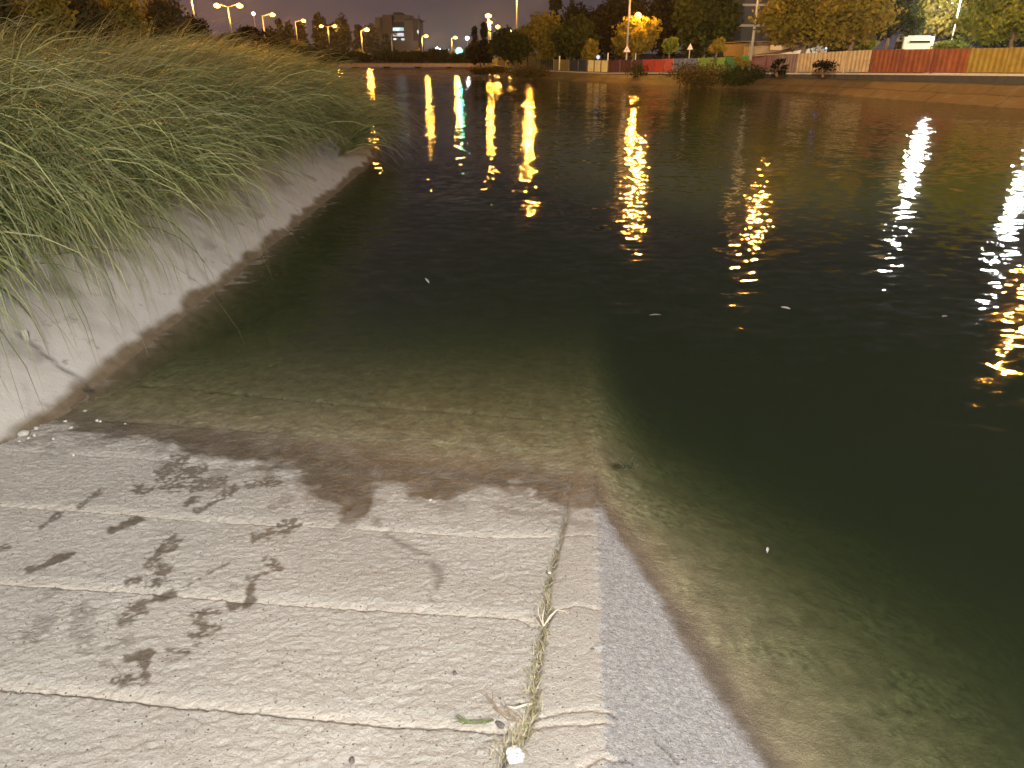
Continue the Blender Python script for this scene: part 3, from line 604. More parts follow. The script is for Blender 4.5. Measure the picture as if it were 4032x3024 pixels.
def build_grass():
    t0 = np.interp(1.0, LP[:, 1], LS); tts = []; oo = []
    def field(n, ta, tb, oa, ob, pw=1.0):
        return RNG.uniform(0, 1, n) ** pw * (tb - ta) + ta, RNG.uniform(oa, ob, n)
    s = lambda Y: float(np.interp(Y, LP[:, 1], LS))
    groups = [(900, s(2.0), s(13), 0.80, 3.6, 30, 1.0), (560, s(12), s(26), 0.10, 4.6, 28, 1.0), (260, s(3), s(20), 3.2, 7.0, 26, 1.0), (160, s(26), s(50), 0.1, 4.0, 28, 1.0)]
    roots = []; azs = []; L = []; Wd = []; Dr = []; Lf = []; tint = []; dry = []
    for (n, ta, tb, oa, ob, per, pw) in groups:
        t, o = field(n, ta, tb, oa, ob)
        if ob < 3.7:
            lim = np.interp(t - t0, [3, 4.5, 8, 11], [0.92, 0.88, 0.60, 0.22]) + 0.5 * (fbm(t * 0.55, t * 0, 401, 3) - 0.45); o = np.where(o < lim, lim + RNG.uniform(0, 0.5, n), o)
        _, yy, dx, dy = sample(LP, LS, t)
        base_az = np.arctan2(-dx, dy)                                    # towards the water
        ct = RNG.uniform(0, 1, n); cl = RNG.uniform(0.72, 1.18, n)
        # lean of neighbouring tussocks varies slowly along the bank
        lean = (fbm(t * 0.35, o * 0.5, 402, 3) - 0.5) * 1.5
        for i in range(n):
            k = per; rr = RNG.normal(0, 0.075, (k, 2)); far = 1 + max(0, yy[i] - 8) * 0.05
            tt = t[i] + rr[:, 0]; oi = np.maximum(o[i] + rr[:, 1], 0.35); P = left_bank_point(tt, oi); P[:, 2] -= 0.02
            up = np.clip((o[i] - 1.0) / 3.5, 0, 1)
            roots.append(P); azs.append(base_az[i] + lean[i] + RNG.normal(0, 0.27, k)); L.append(cl[i] * RNG.uniform(0.6, 1.2, k) * (1.5 - 0.85 * up))
            Wd.append(RNG.uniform(0.006, 0.017, k) * far); Dr.append(RNG.uniform(0.95, 2.0, k) * (1.32 - 0.88 * up)); Lf.append(np.clip(RNG.normal(0.95 + 0.32 * up, 0.28, k), 0.2, 1.5))
            tint.append(np.clip(ct[i] * 0.9 - 0.15 + RNG.uniform(-0.3, 0.45, k), 0, 1)); dry.append((RNG.uniform(0, 1, k) < 0.10 + 0.30 * up + 0.5 * (ct[i] > 0.93)) * RNG.uniform(0.4, 1, k))
    # a few long trailing blades that lie over the concrete
    t = RNG.uniform(s(4.2), s(12), 420); o = RNG.uniform(0.75, 1.1, 420); P = left_bank_point(t, o); _, _, dx, dy = sample(LP, LS, t)
    roots.append(P); azs.append(np.arctan2(-dx, dy) + RNG.normal(-0.1, 0.5, 420)); L.append(RNG.uniform(0.5, 1.0, 420)); Wd.append(np.full(420, 0.005)); Dr.append(RNG.uniform(1.6, 3.0, 420)); Lf.append(RNG.uniform(0.3, 1.0, 420))
    tint.append(RNG.uniform(0, 1, 420)); dry.append(np.zeros(420))
    roots = np.concatenate(roots); cat = np.concatenate
    V, Q, A, m = blades(roots, cat(azs), cat(L), cat(Wd), cat(Dr), cat(Lf))
    # keep blades above the slope
    o = -(V[:, 0] - np.interp(V[:, 1], LP[:, 1], LP[:, 0])); zb = np.interp(o * 0.985, LO, LZ)
    V[:, 2] = np.maximum(V[:, 2], np.where(o > 0, zb + 0.012, 0.02) + 0.01 * np.repeat(RNG.uniform(0, 1, len(roots)), m))
    ob = mesh_np('tall_grass', V, Q, M['grass'], attrs=dict(tint=np.repeat(cat(tint), m), dry=np.repeat(cat(dry), m), along=A))
    tag(ob, 'long drooping green grass covering the left canal bank', 'grass', kind='stuff')
    # the dead straw coloured tuft hanging in the middle of it
    c = atplane(905, 700, np.array([-2.42, 0, 0]), np.array([0.67, 0, 1.0])); tt = s(c[1]); n = 260
    P = left_bank_point(tt + RNG.normal(0, 0.09, n), 0.78 + RNG.normal(0, 0.07, n)); P[:, 2] += 0.25 + RNG.uniform(0, 0.15, n)
    V, Q, A, m = blades(P, RNG.normal(-0.1, 0.4, n), RNG.uniform(0.3, 0.62, n), np.full(n, 0.007), RNG.uniform(2.0, 3.4, n), RNG.uniform(-0.2, 0.6, n))
    tuft = mesh_np('dead_grass_tuft', V, Q, M['straw']); tag(tuft, 'dead straw brown grass tuft hanging among the green grass over the concrete', 'grass tuft')
build_grass()

# ------------------------------------------------------------------ weeds, litter, stones near the camera
def on_ramp3(px, py, dz=0.0):
    p = atplane(px, py, W1, RN); p[2] += dz; return p
def build_weeds():
    s = np.r_[0, np.cumsum(np.hypot(*np.diff(JOINT, axis=0).T))]
    n = 2200; t = RNG.uniform(0.02, s[8] + 0.02, n); dens = np.interp(t, [0, 0.12, 0.3, 0.55, 0.75, 1.0, 1.4], [1, 1, 0.85, 0.9, 0.7, 0.3, 0.12])
    t = t[RNG.uniform(0, 1, n) < dens]; n = len(t)
    x = np.interp(t, s, JOINT[:, 0]) + RNG.normal(0, 0.012, n); y = np.interp(t, s, JOINT[:, 1]) + RNG.normal(0, 0.008, n)
    P = np.stack([x, y, ramp_z(x, y) - 0.012], -1)
    L = RNG.uniform(0.012, 0.058, n) * np.interp(t, [0, 0.2, 1.4], [1.5, 1.0, 0.6])
    V, Q, A, m = blades(P, RNG.uniform(0, 6.28, n), L, RNG.uniform(0.0012, 0.0028, n), RNG.uniform(0.2, 2.5, n), RNG.uniform(0.15, 1.4, n), nseg=4)
    me = mesh_np('joint_weeds', V, Q, M['grass'], attrs=dict(tint=np.repeat(RNG.uniform(0, .5, n), m), dry=np.repeat(np.where(RNG.uniform(0, 1, n) < .93, RNG.uniform(.75, 1, n), 0.2), m), along=A))
    tag(me, 'short dry weeds growing along the concrete joint', 'weeds', kind='stuff')
build_weeds()
M['stem'] = simple('dry_stem', (0.20, 0.15, 0.10), 0.8, 0, 0.4, 40); M['stemgreen'] = simple('green_stem', (0.09, 0.12, 0.04), 0.7, 0, 0.3, 40); M['stempale'] = simple('bleached_stem', (0.55, 0.48, 0.38), 0.7, 0, 0.2, 40)
def stem_plant(name, base, tips, label, mat, rad=0.0018):
    b0 = on_ramp3(*base, 0.004); e = empty(name, b0, label, 'weed')
    for i, (path, hgt) in enumerate(tips):
        pts = [on_ramp3(px, py) - b0 + np.array([0, 0, 0.006 + hgt * (k + 1) / len(path)]) for k, (px, py) in enumerate(path)]
        MB().tube([(0, 0, 0)] + [tuple(p) for p in pts], [rad] * len(pts) + [rad * 0.35], 5).build('stem', mat, e)
    return e
stem_plant('dry_weed', (2085, 2855), [([(2020, 2845), (1960, 2815), (1940, 2790), (1942, 2760)], 0.035), ([(2000, 2850), (1970, 2825), (1930, 2780), (1915, 2768)], 0.03), ([(2010, 2835), (1990, 2800), (1980, 2785)], 0.03), ([(1962, 2818), (1948, 2800), (1905, 2792)], 0.02), ([(2050, 2835), (2005, 2812), (1990, 2830)], 0.02)],
           'dark dry weed branching to the left out of the concrete joint', M['stem'])
stem_plant('bleached_twig', (2095, 2775), [([(2060, 2788), (2030, 2802), (2002, 2800)], 0.012)], 'bleached pale twig lying beside the weedy joint', M['stempale'], 0.0032)
stem_plant('green_weed', (1945, 2838), [([(1910, 2858), (1870, 2862), (1830, 2860), (1795, 2840)], 0.015), ([(1850, 2862), (1815, 2858), (1785, 2872)], 0.02), ([(1855, 2861), (1830, 2855), (1805, 2848)], 0.025), ([(1850, 2860), (1825, 2870), (1800, 2866)], 0.02)],
           'thin green weed lying along the lowest slab crack', M['stemgreen'], 0.0022)
stem_plant('pale_weed', (2140, 2470), [([(2120, 2440), (2118, 2410)], 0.03), ([(2165, 2440), (2200, 2420)], 0.02), ([(2190, 2410), (2225, 2420), (2240, 2440)], 0.012), ([(2135, 2450), (2145, 2420)], 0.03)], 'pale dry weed where the second slab crack meets the joint', M['stempale'], 0.0018)

def pebble(name, c, r, mat, label, cat, group=None, seed=0, flat=0.6, nu=14, nv=10, rough=0.35):
    m = MB(); m.ball((0, 0, 0), 1.0, nu, nv); rg = np.random.default_rng(seed)
    k = rg.normal(0, 1, (6, 3)); ph = rg.uniform(0, 6, 6); v = np.array(m.v)
    d = 1 + rough * sum(np.sin(v @ (k[i] * 2.2) + ph[i]) for i in range(6)) / 6
    v = v * d[:, None] * np.array([r, r * 0.8, r * flat]); m.v = [tuple(q) for q in v]
    o = m.build(name, mat, smooth=True); o.location = tuple(c + np.array([0, 0, r * flat * 0.55])); o.rotation_euler.z = rg.uniform(0, 6)
    return tag(o, label, cat, group)
M['stone'] = simple('pale_stone', (0.45, 0.43, 0.38), 0.85, 0, 0.25, 30, 0.004, 90); M['darkstone'] = simple('dark_stone', (0.10, 0.09, 0.08), 0.85, 0, 0.3, 30); M['white'] = simple('white_paper', (0.50, 0.50, 0.50), 0.85, 0, 0.2, 60, 0.012, 55)
STN = [(95, 1712, 0.026, 'largest flat pale stone in the corner between bank and ramp'), (143, 1689, 0.014, 'pale stone just above the biggest stone by the bank'), (112, 1727, 0.010, 'small pale stone touching the front of the biggest stone'), (137, 1716, 0.010, 'small pale stone right of the biggest stone by the bank'), (78, 1740, 0.009, 'tiny pale stone in front of the biggest stone by the bank'),
       (258, 1660, 0.010, 'upper pale pebble on the wet corner of the ramp'), (280, 1687, 0.010, 'pale pebble at the dry edge of the wet corner'), (335, 1620, 0.010, 'pale pebble near the wet bank foot'), (383, 1658, 0.010, 'yellowish pebble on the wet ramp, left of its twin'), (396, 1661, 0.008, 'yellowish pebble on the wet ramp, right of its twin'),
       (211, 1730, 0.009, 'pale pebble alone on dry concrete near the bank corner'), (290, 1793, 0.008, 'pale pebble beside the end of the upper crack'), (492, 1670, 0.006, 'tiny pale pebble in the middle of the wet patch')]
for i, (x, y, r, l) in enumerate(STN): pebble('stone', on_ramp3(x, y), r, M['stone'], l, 'stone', 'pale stones scattered at the foot of the bank', seed=i)
for i, (x, y, r, l) in enumerate([(2163, 2263, 0.008, 'small white pebble in the weedy joint')]): pebble('pebble', on_ramp3(x, y, 0.006), r, M['white'], l, 'pebble', seed=40)
for i, (x, y, r, l) in enumerate([(1790, 2652, 0.007, 'dark grit pebble on the slab left of the weedy joint'), (1695, 1972, 0.009, 'grey pebble on the damp slab below the upper crack'), (2333, 2558, 0.006, 'dark pebble on the narrow strip beside the crest'), (1972, 2858, 0.011, 'brown lump sitting in the lowest slab crack'), (1385, 2998, 0.009, 'grey pebble on the nearest slab')]):
    pebble('grit_pebble', on_ramp3(x, y), r, M['darkstone'] if i != 1 else M['stone'], l, 'pebble', seed=50 + i)
def crumple():
    bm = MB(); bm.ball((0, 0, 0), 1.0, 44, 30); v = np.array(bm.v); rg = np.random.default_rng(5)
    d = np.ones(len(v))
    for i in range(60):
        n = rg.normal(0, 1, 3); n /= np.linalg.norm(n); d = np.minimum(d, rg.uniform(0.55, 1.0) / np.maximum(v @ n, 0.2))
    v = v * d[:, None] + 0.05 * np.sin(v[:, [1, 2, 0]] * 11); v = v * np.array([0.032, 0.039, 0.018]); bm.v = [tuple(q) for q in v]
    o = bm.build('crumpled_paper', M['white']); o.location = tuple(on_ramp3(2025, 2985, 0.012)); o.rotation_euler.z = 0.4
    tag(o, 'crumpled white tissue lying beside the joint', 'paper')
crumple()
# floating leaves and petals, drifting algae lump
M['algae2'] = simple('soaked_leaf', (0.2, 0.19, 0.16), 0.8, 0, 0.2, 20)
def floater(px, py, l, wd, rz, mat, label, cat):
    c = atz(px, py, 0.002); n = 8; m = MB(); vs = []; 
    for k in range(n + 1):
        f = k / n; ww = wd * math.sin(math.pi * min(max(f, 0.04), 0.97)) ** 0.8 * 0.5; z = 0.004 * math.sin(math.pi * f); x = (f - .5) * l
        vs += [(x, -ww, z), (x, 0, z - 0.0015), (x, ww, z)]
    fs = [(3 * k + j, 3 * k + 3 + j, 3 * k + 4 + j, 3 * k + 1 + j) for k in range(n) for j in (0, 1)]
    vs += [(x, y, z - 0.0012) for x, y, z in vs]; nn = 3 * (n + 1); fs += [tuple(i + nn for i in f[::-1]) for f in fs]
    o = m.add(vs, fs).build('floating_leaf', mat, smooth=True); o.location = tuple(c); o.rotation_euler.z = rz; return tag(o, label, cat)
floater(3093, 1212, 0.075, 0.04, 2.4, M['white'], 'whitish leaf floating on the dark open water', 'leaf')
floater(3022, 2165, 0.035, 0.010, 1.2, M['white'], 'thin pale leaf floating over the greenish shallows', 'leaf')
floater(1682, 1105, 0.16, 0.02, 1.9, M['white'], 'slender pale leaf floating on the water off the left bank', 'leaf')
floater(2580, 1240, 0.09, 0.03, 0.1, M['algae2'], 'faint grey leaf floating in mid canal', 'leaf')
floater(3720, 1245, 0.06, 0.03, 0.5, M['algae2'], 'grey scrap of leaf floating near the orange glints', 'leaf')
M['algae'] = simple('drifting_algae', (0.05, 0.055, 0.02), 0.8, 0, 0.4, 20)
def algae():
    c = atz(2472, 1832, 0.004); n = 160
    P = np.tile(c, (n, 1)) + RNG.normal(0, 0.016, (n, 3)) * np.array([1.3, 1, 0.1]); V, Q, A, m = blades(P, RNG.uniform(0, 6.28, n), RNG.uniform(0.015, 0.05, n), np.full(n, 0.003), RNG.uniform(0.5, 2, n), RNG.uniform(0, 0.9, n), nseg=4)
    V[:, 2] = np.maximum(V[:, 2], 0.002); tag(mesh_np('water_weed', V, Q, M['algae']), 'dark tuft of water weed floating off the ramp corner', 'water weed')
algae()
def peg():
    n = np.array([0.67, 0, 1.0]); c = atplane(104, 1335, np.array([-2.42, 0, 0]), n)
    o = MB().tube([(0, 0, -0.02), (0.004, -0.004, 0.03), (0.0, 0.0, 0.06)], [0.014, 0.016, 0.015], 8).build('marker_peg', M['stone']); o.location = tuple(c); tag(o, 'short pale peg standing in the concrete bank above the crack', 'peg')
peg()

# ------------------------------------------------------------------ trees and shrubs
def leaf_cloud(centers, radii, counts, size, hollow=0.35, jitter=0.35):
    P = []
    for c, r, n in zip(centers, radii, counts):
        d = RNG.normal(0, 1, (n, 3)); d /= np.linalg.norm(d, axis=1)[:, None]
        rr = (hollow + (1 - hollow) * RNG.uniform(0, 1, n) ** 0.6) * (1 + 0.21 * RNG.normal(0, 1, n)); P.append(c + d * rr[:, None] * r)
    P = np.concatenate(P); n = len(P)
    a = RNG.normal(0, 1, (n, 3)); a /= np.linalg.norm(a, axis=1)[:, None]; b = np.cross(a, RNG.normal(0, 1, (n, 3))); b /= np.linalg.norm(b, axis=1)[:, None]
    s = (size * RNG.uniform(0.55, 1.3, n))[:, None]
    V = np.stack([P - a * s, P + b * s * 0.55, P + a * s, P - b * s * 0.55], 1).reshape(-1, 3); Q = np.arange(4 * n).reshape(n, 4)
    return V, Q
def crown_lobes(shape, w, h, d, n):
    C = []; Rr = []
    for i in range(n):
        if shape == 'cone':
            f = RNG.uniform(0, 1) ** 1.2; k = (1 - f) * 0.62 + 0.03; a = RNG.uniform(0, 6.28); q = RNG.uniform(0, 1) ** .5
            C.append((math.cos(a) * k * w * .5 * q, math.sin(a) * k * d * .5 * q, f * h * 0.94)); s = 0.16 + 0.17 * (1 - f); Rr.append((w * s, d * s, h * 0.10))
        elif shape == 'spread':
            a = RNG.uniform(0, 6.28); q = RNG.uniform(0, 1) ** .5; f = RNG.uniform(0.1, 0.85); k = 0.78 * math.sin(math.pi * (0.25 + 0.62 * f))
            C.append((math.cos(a) * q * w * .5 * max(k, 0.62), math.sin(a) * q * d * .5 * k, f * h)); s = RNG.uniform(0.16, 0.28); Rr.append((w * s, d * s, h * RNG.uniform(0.12, 0.22)))
        else:
            v = RNG.normal(0, 1, 3); v /= np.linalg.norm(v); q = RNG.uniform(0.25, 0.74)
            C.append((v[0] * q * w * .5, v[1] * q * d * .5, h * .5 + v[2] * q * h * .5)); s = RNG.uniform(0.22, 0.34); Rr.append((w * s, d * s, h * s))
    return np.array(C), np.array(Rr)
def tree(name, label, x0, x1, ytop, ycrown, ybase, Y, mat, shape='round', group=None, n=2600, leaf=None, lobes=16, cat='tree', zbase=None, trunk_r=None):
    """crown box in photo columns and rows at the distance Y where the tree stands"""
    pc = aty((x0 + x1) / 2, ycrown, Y); w_ = abs(aty(x1, ycrown, Y)[0] - aty(x0, ycrown, Y)[0]); zt = aty((x0 + x1) / 2, ytop, Y)[2]
    zc = pc[2]; zb = aty((x0 + x1) / 2, ybase, Y)[2] if zbase is None else zbase
    zc = max(zc, zb + 0.05); h = zt - zc; root = empty(name, (pc[0], Y, zb), label, cat, group)
    C, Rr = crown_lobes(shape, w_, h, w_ * 0.9, lobes); C[:, 2] += zc - zb
    vol = Rr.prod(1) ** (2 / 3); cnt = np.maximum(20, (n * vol / vol.sum()).astype(int))
    V, Q = leaf_cloud(C, Rr, cnt, leaf or Y * 0.0034)
    mesh_np('crown', V, Q, mat, root)
    if cat == 'tree':
        m = MB(); tr = trunk_r or max(0.06, min(0.25, h * 0.03)); top = (0, 0, zc - zb + h * (0.55 if shape != 'cone' else 0.85)); mid = (RNG.uniform(-.05, .05) * w_, 0, (zc - zb) * 0.6 + 0.1)
        m.tube([(0, 0, -0.3), mid, top], [tr * 1.25, tr, tr * 0.25], 7)
        for i in range(min(7, len(C))): m.tube([(mid[0] * .5, 0, (zc - zb) * 0.8 + 0.05 * h), tuple(C[i] * np.array([.5, .5, 1]) * np.array([1, 1, .85])), tuple(C[i])], [tr * 0.5, tr * 0.3, tr * 0.12], 5)
        m.build('trunk', M['bark'], root, smooth=True)
    else:
        m = MB()
        for i in range(min(5, len(C))): m.tube([(RNG.uniform(-.05, .05), RNG.uniform(-.05, .05), -0.1), tuple(C[i] * .6), tuple(C[i])], [0.03, 0.02, 0.008], 5)
        m.build('stems', M['bark'], root)
    return root
D, G, A_, L_, Y_ = M['leaf_dark'], M['leaf_green'], M['leaf_autumn'], M['leaf_lime'], M['leaf_dry']
g1 = 'trees behind the painted fence'; g2 = 'dark conifers on the far left skyline'; g3 = 'lamplit shrubs at the foot of the street lamps'; g4 = 'shrubs on top of the grassy left bank'
TREES = [
 ('conifer_tree', 'tall black conifer with thin pointed tip left of the dark mass', 2120, 2245, -6, 225, 245, 88, D, 'cone', g1, 3200),
 ('dark_tree', 'black leafy tree behind the round green tree', 2200, 2340, 14, 225, 245, 92, D, 'round', g1, 3200),
 ('dark_tree', 'black tree beside the gap with the round light', 2290, 2440, 22, 225, 245, 96, D, 'round', g1, 3000),
 ('dark_tree', 'tall black tree behind the first warning sign, cut off above', 2350, 2560, -60, 215, 245, 94, D, 'spread', g1, 4200),
 ('dark_tree', 'black tree between the lamp topped tree and the big green tree', 2530, 2700, -70, 225, 240, 90, D, 'round', g1, 3800),
 ('round_tree', 'rounded dark green tree standing over the navy panels', 2175, 2345, 62, 232, 245, 68, G, 'round', g1, 4200),
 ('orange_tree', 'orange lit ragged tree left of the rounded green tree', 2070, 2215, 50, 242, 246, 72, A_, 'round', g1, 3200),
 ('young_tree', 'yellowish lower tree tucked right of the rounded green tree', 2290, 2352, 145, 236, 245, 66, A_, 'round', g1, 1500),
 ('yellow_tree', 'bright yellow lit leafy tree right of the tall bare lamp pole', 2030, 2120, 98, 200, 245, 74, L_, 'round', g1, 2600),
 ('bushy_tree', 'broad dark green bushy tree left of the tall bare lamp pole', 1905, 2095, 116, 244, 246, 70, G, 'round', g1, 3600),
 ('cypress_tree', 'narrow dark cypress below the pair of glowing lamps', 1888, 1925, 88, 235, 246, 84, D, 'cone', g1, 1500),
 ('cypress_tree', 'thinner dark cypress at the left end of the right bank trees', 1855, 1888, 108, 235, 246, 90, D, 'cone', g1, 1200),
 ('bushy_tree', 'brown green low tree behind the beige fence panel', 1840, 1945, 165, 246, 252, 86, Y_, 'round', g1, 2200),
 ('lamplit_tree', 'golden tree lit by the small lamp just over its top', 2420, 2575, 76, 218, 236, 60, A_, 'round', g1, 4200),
 ('young_tree', 'brown green low tree left of the first warning sign', 2398, 2470, 122, 236, 240, 62, Y_, 'round', g1, 1800),
 ('big_tree', 'large dark green tree right of centre, crown cut off above', 2640, 2905, -70, 212, 226, 66, G, 'round', g1, 6500),
 ('sapling', 'small yellow green sapling above the pink red panel', 2606, 2668, 148, 205, 228, 53, L_, 'round', g1, 900),
 ('sapling', 'small golden sapling with heart shaped crown over the green panels', 2782, 2856, 156, 205, 224, 48, A_, 'spread', g1, 1100),
 ('plane_tree', 'spreading orange tree beside the white sloped wall', 2990, 3330, -150, 172, 214, 43, A_, 'spread', g1, 7000),
 ('plane_tree', 'orange tree crown over the tan panels', 3200, 3490, -150, 165, 205, 40, A_, 'spread', g1, 6500),
 ('plane_tree', 'golden green tree between the tan and rusty panels', 3370, 3620, -150, 160, 200, 44, G, 'spread', g1, 6000),
 ('plane_tree', 'yellow leafed tree over the white van', 3490, 3760, -150, 140, 198, 53, A_, 'spread', g1, 6500),
 ('plane_tree', 'lime lit tree hiding the white lamp', 3640, 3930, -150, 158, 195, 54, L_, 'spread', g1, 7500),
 ('plane_tree', 'tall yellow green tree at the right edge', 3800, 4200, -150, 165, 195, 36, L_, 'spread', g1, 8500),
]
for a in TREES: tree(a[0], a[1], *a[2:9], shape=a[9], group=a[10], n=a[11], lobes=22 if a[11] > 4000 else 15)
far_l = [(1055, 1108, 120, 'low bushy dark tree near the double lamp'), (1088, 1140, 72, 'pointed dark conifer behind the single lamp'), (1125, 1165, 84, 'slender dark conifer left of the third lamp'), (1160, 1230, 66, 'broad dark conifer behind the third lamp'), (1240, 1300, 70, 'square topped dark tree behind the twin lamp'),
         (1290, 1345, 92, 'dark conifer right of the twin lamp'), (1330, 1392, 80, 'dark tree left of the fifth lamp'), (1385, 1450, 84, 'dark tree directly behind the fifth lamp'), (1440, 1500, 108, 'dark tree between fifth lamp and office block'), (1490, 1555, 140, 'low dark tree in front of the office block')]
for i, (a, b_, c, l) in enumerate(far_l): tree('skyline_tree', l, a, b_, c, 212, 218, 225 + 7 * (i % 3), D, 'cone' if i % 2 else 'round', g2, 3200, lobes=16, leaf=0.62)
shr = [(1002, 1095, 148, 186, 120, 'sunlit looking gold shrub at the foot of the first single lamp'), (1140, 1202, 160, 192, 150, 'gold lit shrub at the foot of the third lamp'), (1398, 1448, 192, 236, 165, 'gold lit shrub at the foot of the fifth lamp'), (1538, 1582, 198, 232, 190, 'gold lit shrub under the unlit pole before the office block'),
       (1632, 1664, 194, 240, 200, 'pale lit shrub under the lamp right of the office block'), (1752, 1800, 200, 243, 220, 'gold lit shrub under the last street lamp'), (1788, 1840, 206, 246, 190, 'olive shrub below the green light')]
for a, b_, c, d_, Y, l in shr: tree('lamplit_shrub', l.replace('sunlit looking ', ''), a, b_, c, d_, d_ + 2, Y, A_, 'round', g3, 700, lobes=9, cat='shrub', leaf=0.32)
lows = [(1360, 1470, 212, 250 , 121, 'low dark bush at the left end of the bridge'), (1480, 1620, 203, 250, 122, 'dark hedge like bush behind the middle of the bridge'), (1580, 1710, 206, 250, 123, 'brown bush behind the bridge below the lamps'), (1670, 1785, 198, 250, 121, 'dark rounded bush right behind the bridge'), (1765, 1890, 210, 252, 120, 'dark bush at the right end of the bridge')]
for a, b_, c, d_, Y, l in lows: tree('bush', l, a, b_, c, d_, d_ + 2, Y, G, 'round', 'bushes behind the bridge', 2200, lobes=14, cat='bush', leaf=0.34)
lb = [(735, 850, 45, 235, 22, D, 'black shrub closing the left bank ridge against the sky'), (925, 1045, 92, 165, 60, D, 'round dark bush on the ridge right of the double lamp'), (830, 1010, 128, 215, 40, Y_, 'brown low brush on the ridge below the double lamp'), (990, 1160, 150, 225, 48, Y_, 'brown brush along the bank below the first single lamp'),
      (1110, 1290, 175, 245, 62, Y_, 'brown brush on the bank below the third lamp'), (1250, 1400, 205, 255, 85, D, 'dark brush on the bank near the bridge'), (1030, 1100, 150, 215, 44, D, 'black bush on the bank edge below the single lamp'),
      (570, 775, -60, 235, 18, Y_, 'tall brown shrub left of the black ridge shrub'), (400, 640, -90, 235, 16, A_, 'tall orange lit shrub on the ridge'), (230, 470, -80, 260, 14, Y_, 'brown shrub left of the orange lit shrub'), (40, 310, -90, 275, 12.5, A_, 'broad ochre shrub on the left ridge'), (-180, 130, -90, 300, 11, Y_, 'dark brown shrub at the left edge')]
for a, b_, c, d_, Y, mt, l in lb: tree('ridge_shrub', l, a, b_, c, d_, d_ + 6, Y, mt, 'round', g4, 3600 if Y < 30 else 1600, lobes=20, cat='shrub', leaf=0.05 if Y < 30 else 0.11)
rb = [(2625, 2900, 240, 350, 45.5, Y_, 'large tawny bush spilling down the far bank in front of the blue and green panels'), (2830, 3020, 258, 352, 43.5, G, 'dark green bush at the foot of the plum panels'), (2462, 2556, 230, 330, 52.5, G, 'narrow dark bush growing up the wall between maroon and red panels'),
      (3022, 3092, 228, 292, 40.5, D, 'small dark shrub in front of the mauve panel'), (3190, 3290, 236, 292, 38.0, D, 'small dark shrub in front of the tan panels'), (1995, 2190, 258, 308, 60, Y_, 'brown bush on the bank below the dark green panels'), (1845, 2010, 262, 296, 68, Y_, 'brown bush on the bank below the beige panel'),
      (2890, 2960, 215, 262, 42.5, A_, 'golden shrub leaning over the fence beside the leaning lamp pole')]
for a, b_, c, d_, Y, mt, l in rb: tree('bank_bush', l, a, b_, c, d_, d_ + 3, Y, mt, 'round' if b_ - a > 80 else 'spread', 'bushes on the far bank', 3000 if b_ - a > 100 else 420, lobes=14 if b_ - a > 100 else 9, cat='bush', leaf=0.075)
for a, b_, c, d_, Y, mt, l in [(3682, 3800, 158, 198, 41, L_, 'bright lime lit hedge behind the last rusty panel'), (3362, 3440, 148, 205, 42, L_, 'lime lit shrub behind the tan and rusty panels'), (3790, 4040, 140, 195, 46, D, 'dark hedge behind the ochre panels')]:
    tree('hedge', l, a, b_, c, d_, d_ + 3, Y, mt, 'round', 'hedges behind the fence', 2200, lobes=14, cat='hedge', leaf=0.08)

# ------------------------------------------------------------------ street lamps
def street_lamp(label, base, heads, watts, color=SODIUM, glow_m='gold', pr=0.09, head=0.42, group='street lamps', lit=True, rad=0.22):
    """base and heads are world points; the pole stands upright and an arm reaches to each head"""
    base = np.array(base, float); e = empty('street_lamp', base, label, 'street lamp', group)
    hz = max(h[2] for h in heads) - base[2]
    MB().tube([(0, 0, 0), (0, 0, hz * 0.97)], [pr, pr * 0.6], 9).build('pole', M['pole'], e, smooth=True)
    for h in heads:
        r = np.array(h) - base; d = r[:2] / (np.hypot(*r[:2]) + 1e-6)
        MB().tube([(0, 0, hz * 0.95), (r[0] * 0.35, r[1] * 0.35, hz * 0.985), (r[0] - d[0] * head, r[1] - d[1] * head, r[2] + 0.12)], [pr * 0.5, pr * 0.4, pr * 0.35], 6).build('arm', M['pole'], e)
        hd = MB().ball((r[0], r[1], r[2] + 0.16), (head, head * 0.55, 0.13), 10, 6).build('lamp_head', M['luminaire'], e, smooth=True)
        MB().ball((r[0], r[1], r[2]), (head * 0.8, head * 0.8, 0.32), 10, 6).build('diffuser', M[glow_m], e, smooth=True)
        if lit: lamp_light('bulb_light', (r[0], r[1], r[2] - 0.45), watts, color, rad, e)
    return e
def LD(py, z=9.5): return (z - CAM_H) * 3087 / (215 - py)
def far_lamp(label, xp, yb, heads, watts, Y, **k):
    b = aty(xp, yb, Y); h = [aty(x, y, Y) for x, y in heads]; return street_lamp(label, b, h, watts, pr=0.11, head=0.62, rad=0.5, **k)
far_lamp('double armed street lamp, nearest and highest of the far row', 912, 130, [(855, 22), (943, 22)], 2500, 118)
far_lamp('single armed street lamp beside the faint white speck', 1045, 162, [(1073, 58)], 2500, 150)
far_lamp('street lamp before the broad dark conifer', 1172, 170, [(1195, 82)], 2500, 178)
far_lamp('double armed street lamp before the square topped tree', 1297, 170, [(1265, 103), (1318, 103)], 2250, 208)
far_lamp('street lamp glowing against the dark trees left of the office block', 1428, 210, [(1444, 117)], 3000, 160)
far_lamp('street lamp glowing at the right side of the office block', 1664, 205, [(1678, 142)], 2500, 196)
far_lamp('last street lamp of the row above the right end of the bridge', 1780, 214, [(1793, 148)], 3000, 210)
far_lamp('unlit street lamp pole in front of the office block', 1545, 210, [(1556, 134)], 0, 190, glow_m='luminaire', lit=False)
far_lamp('pale street lamp pole cut off above, beside the black ridge shrub', 778, 140, [(745, -30)], 2250, 100)
far_lamp('upper of the two glowing lamps stacked over the cypress', 1925, 215, [(1923, 62)], 3500, 128)
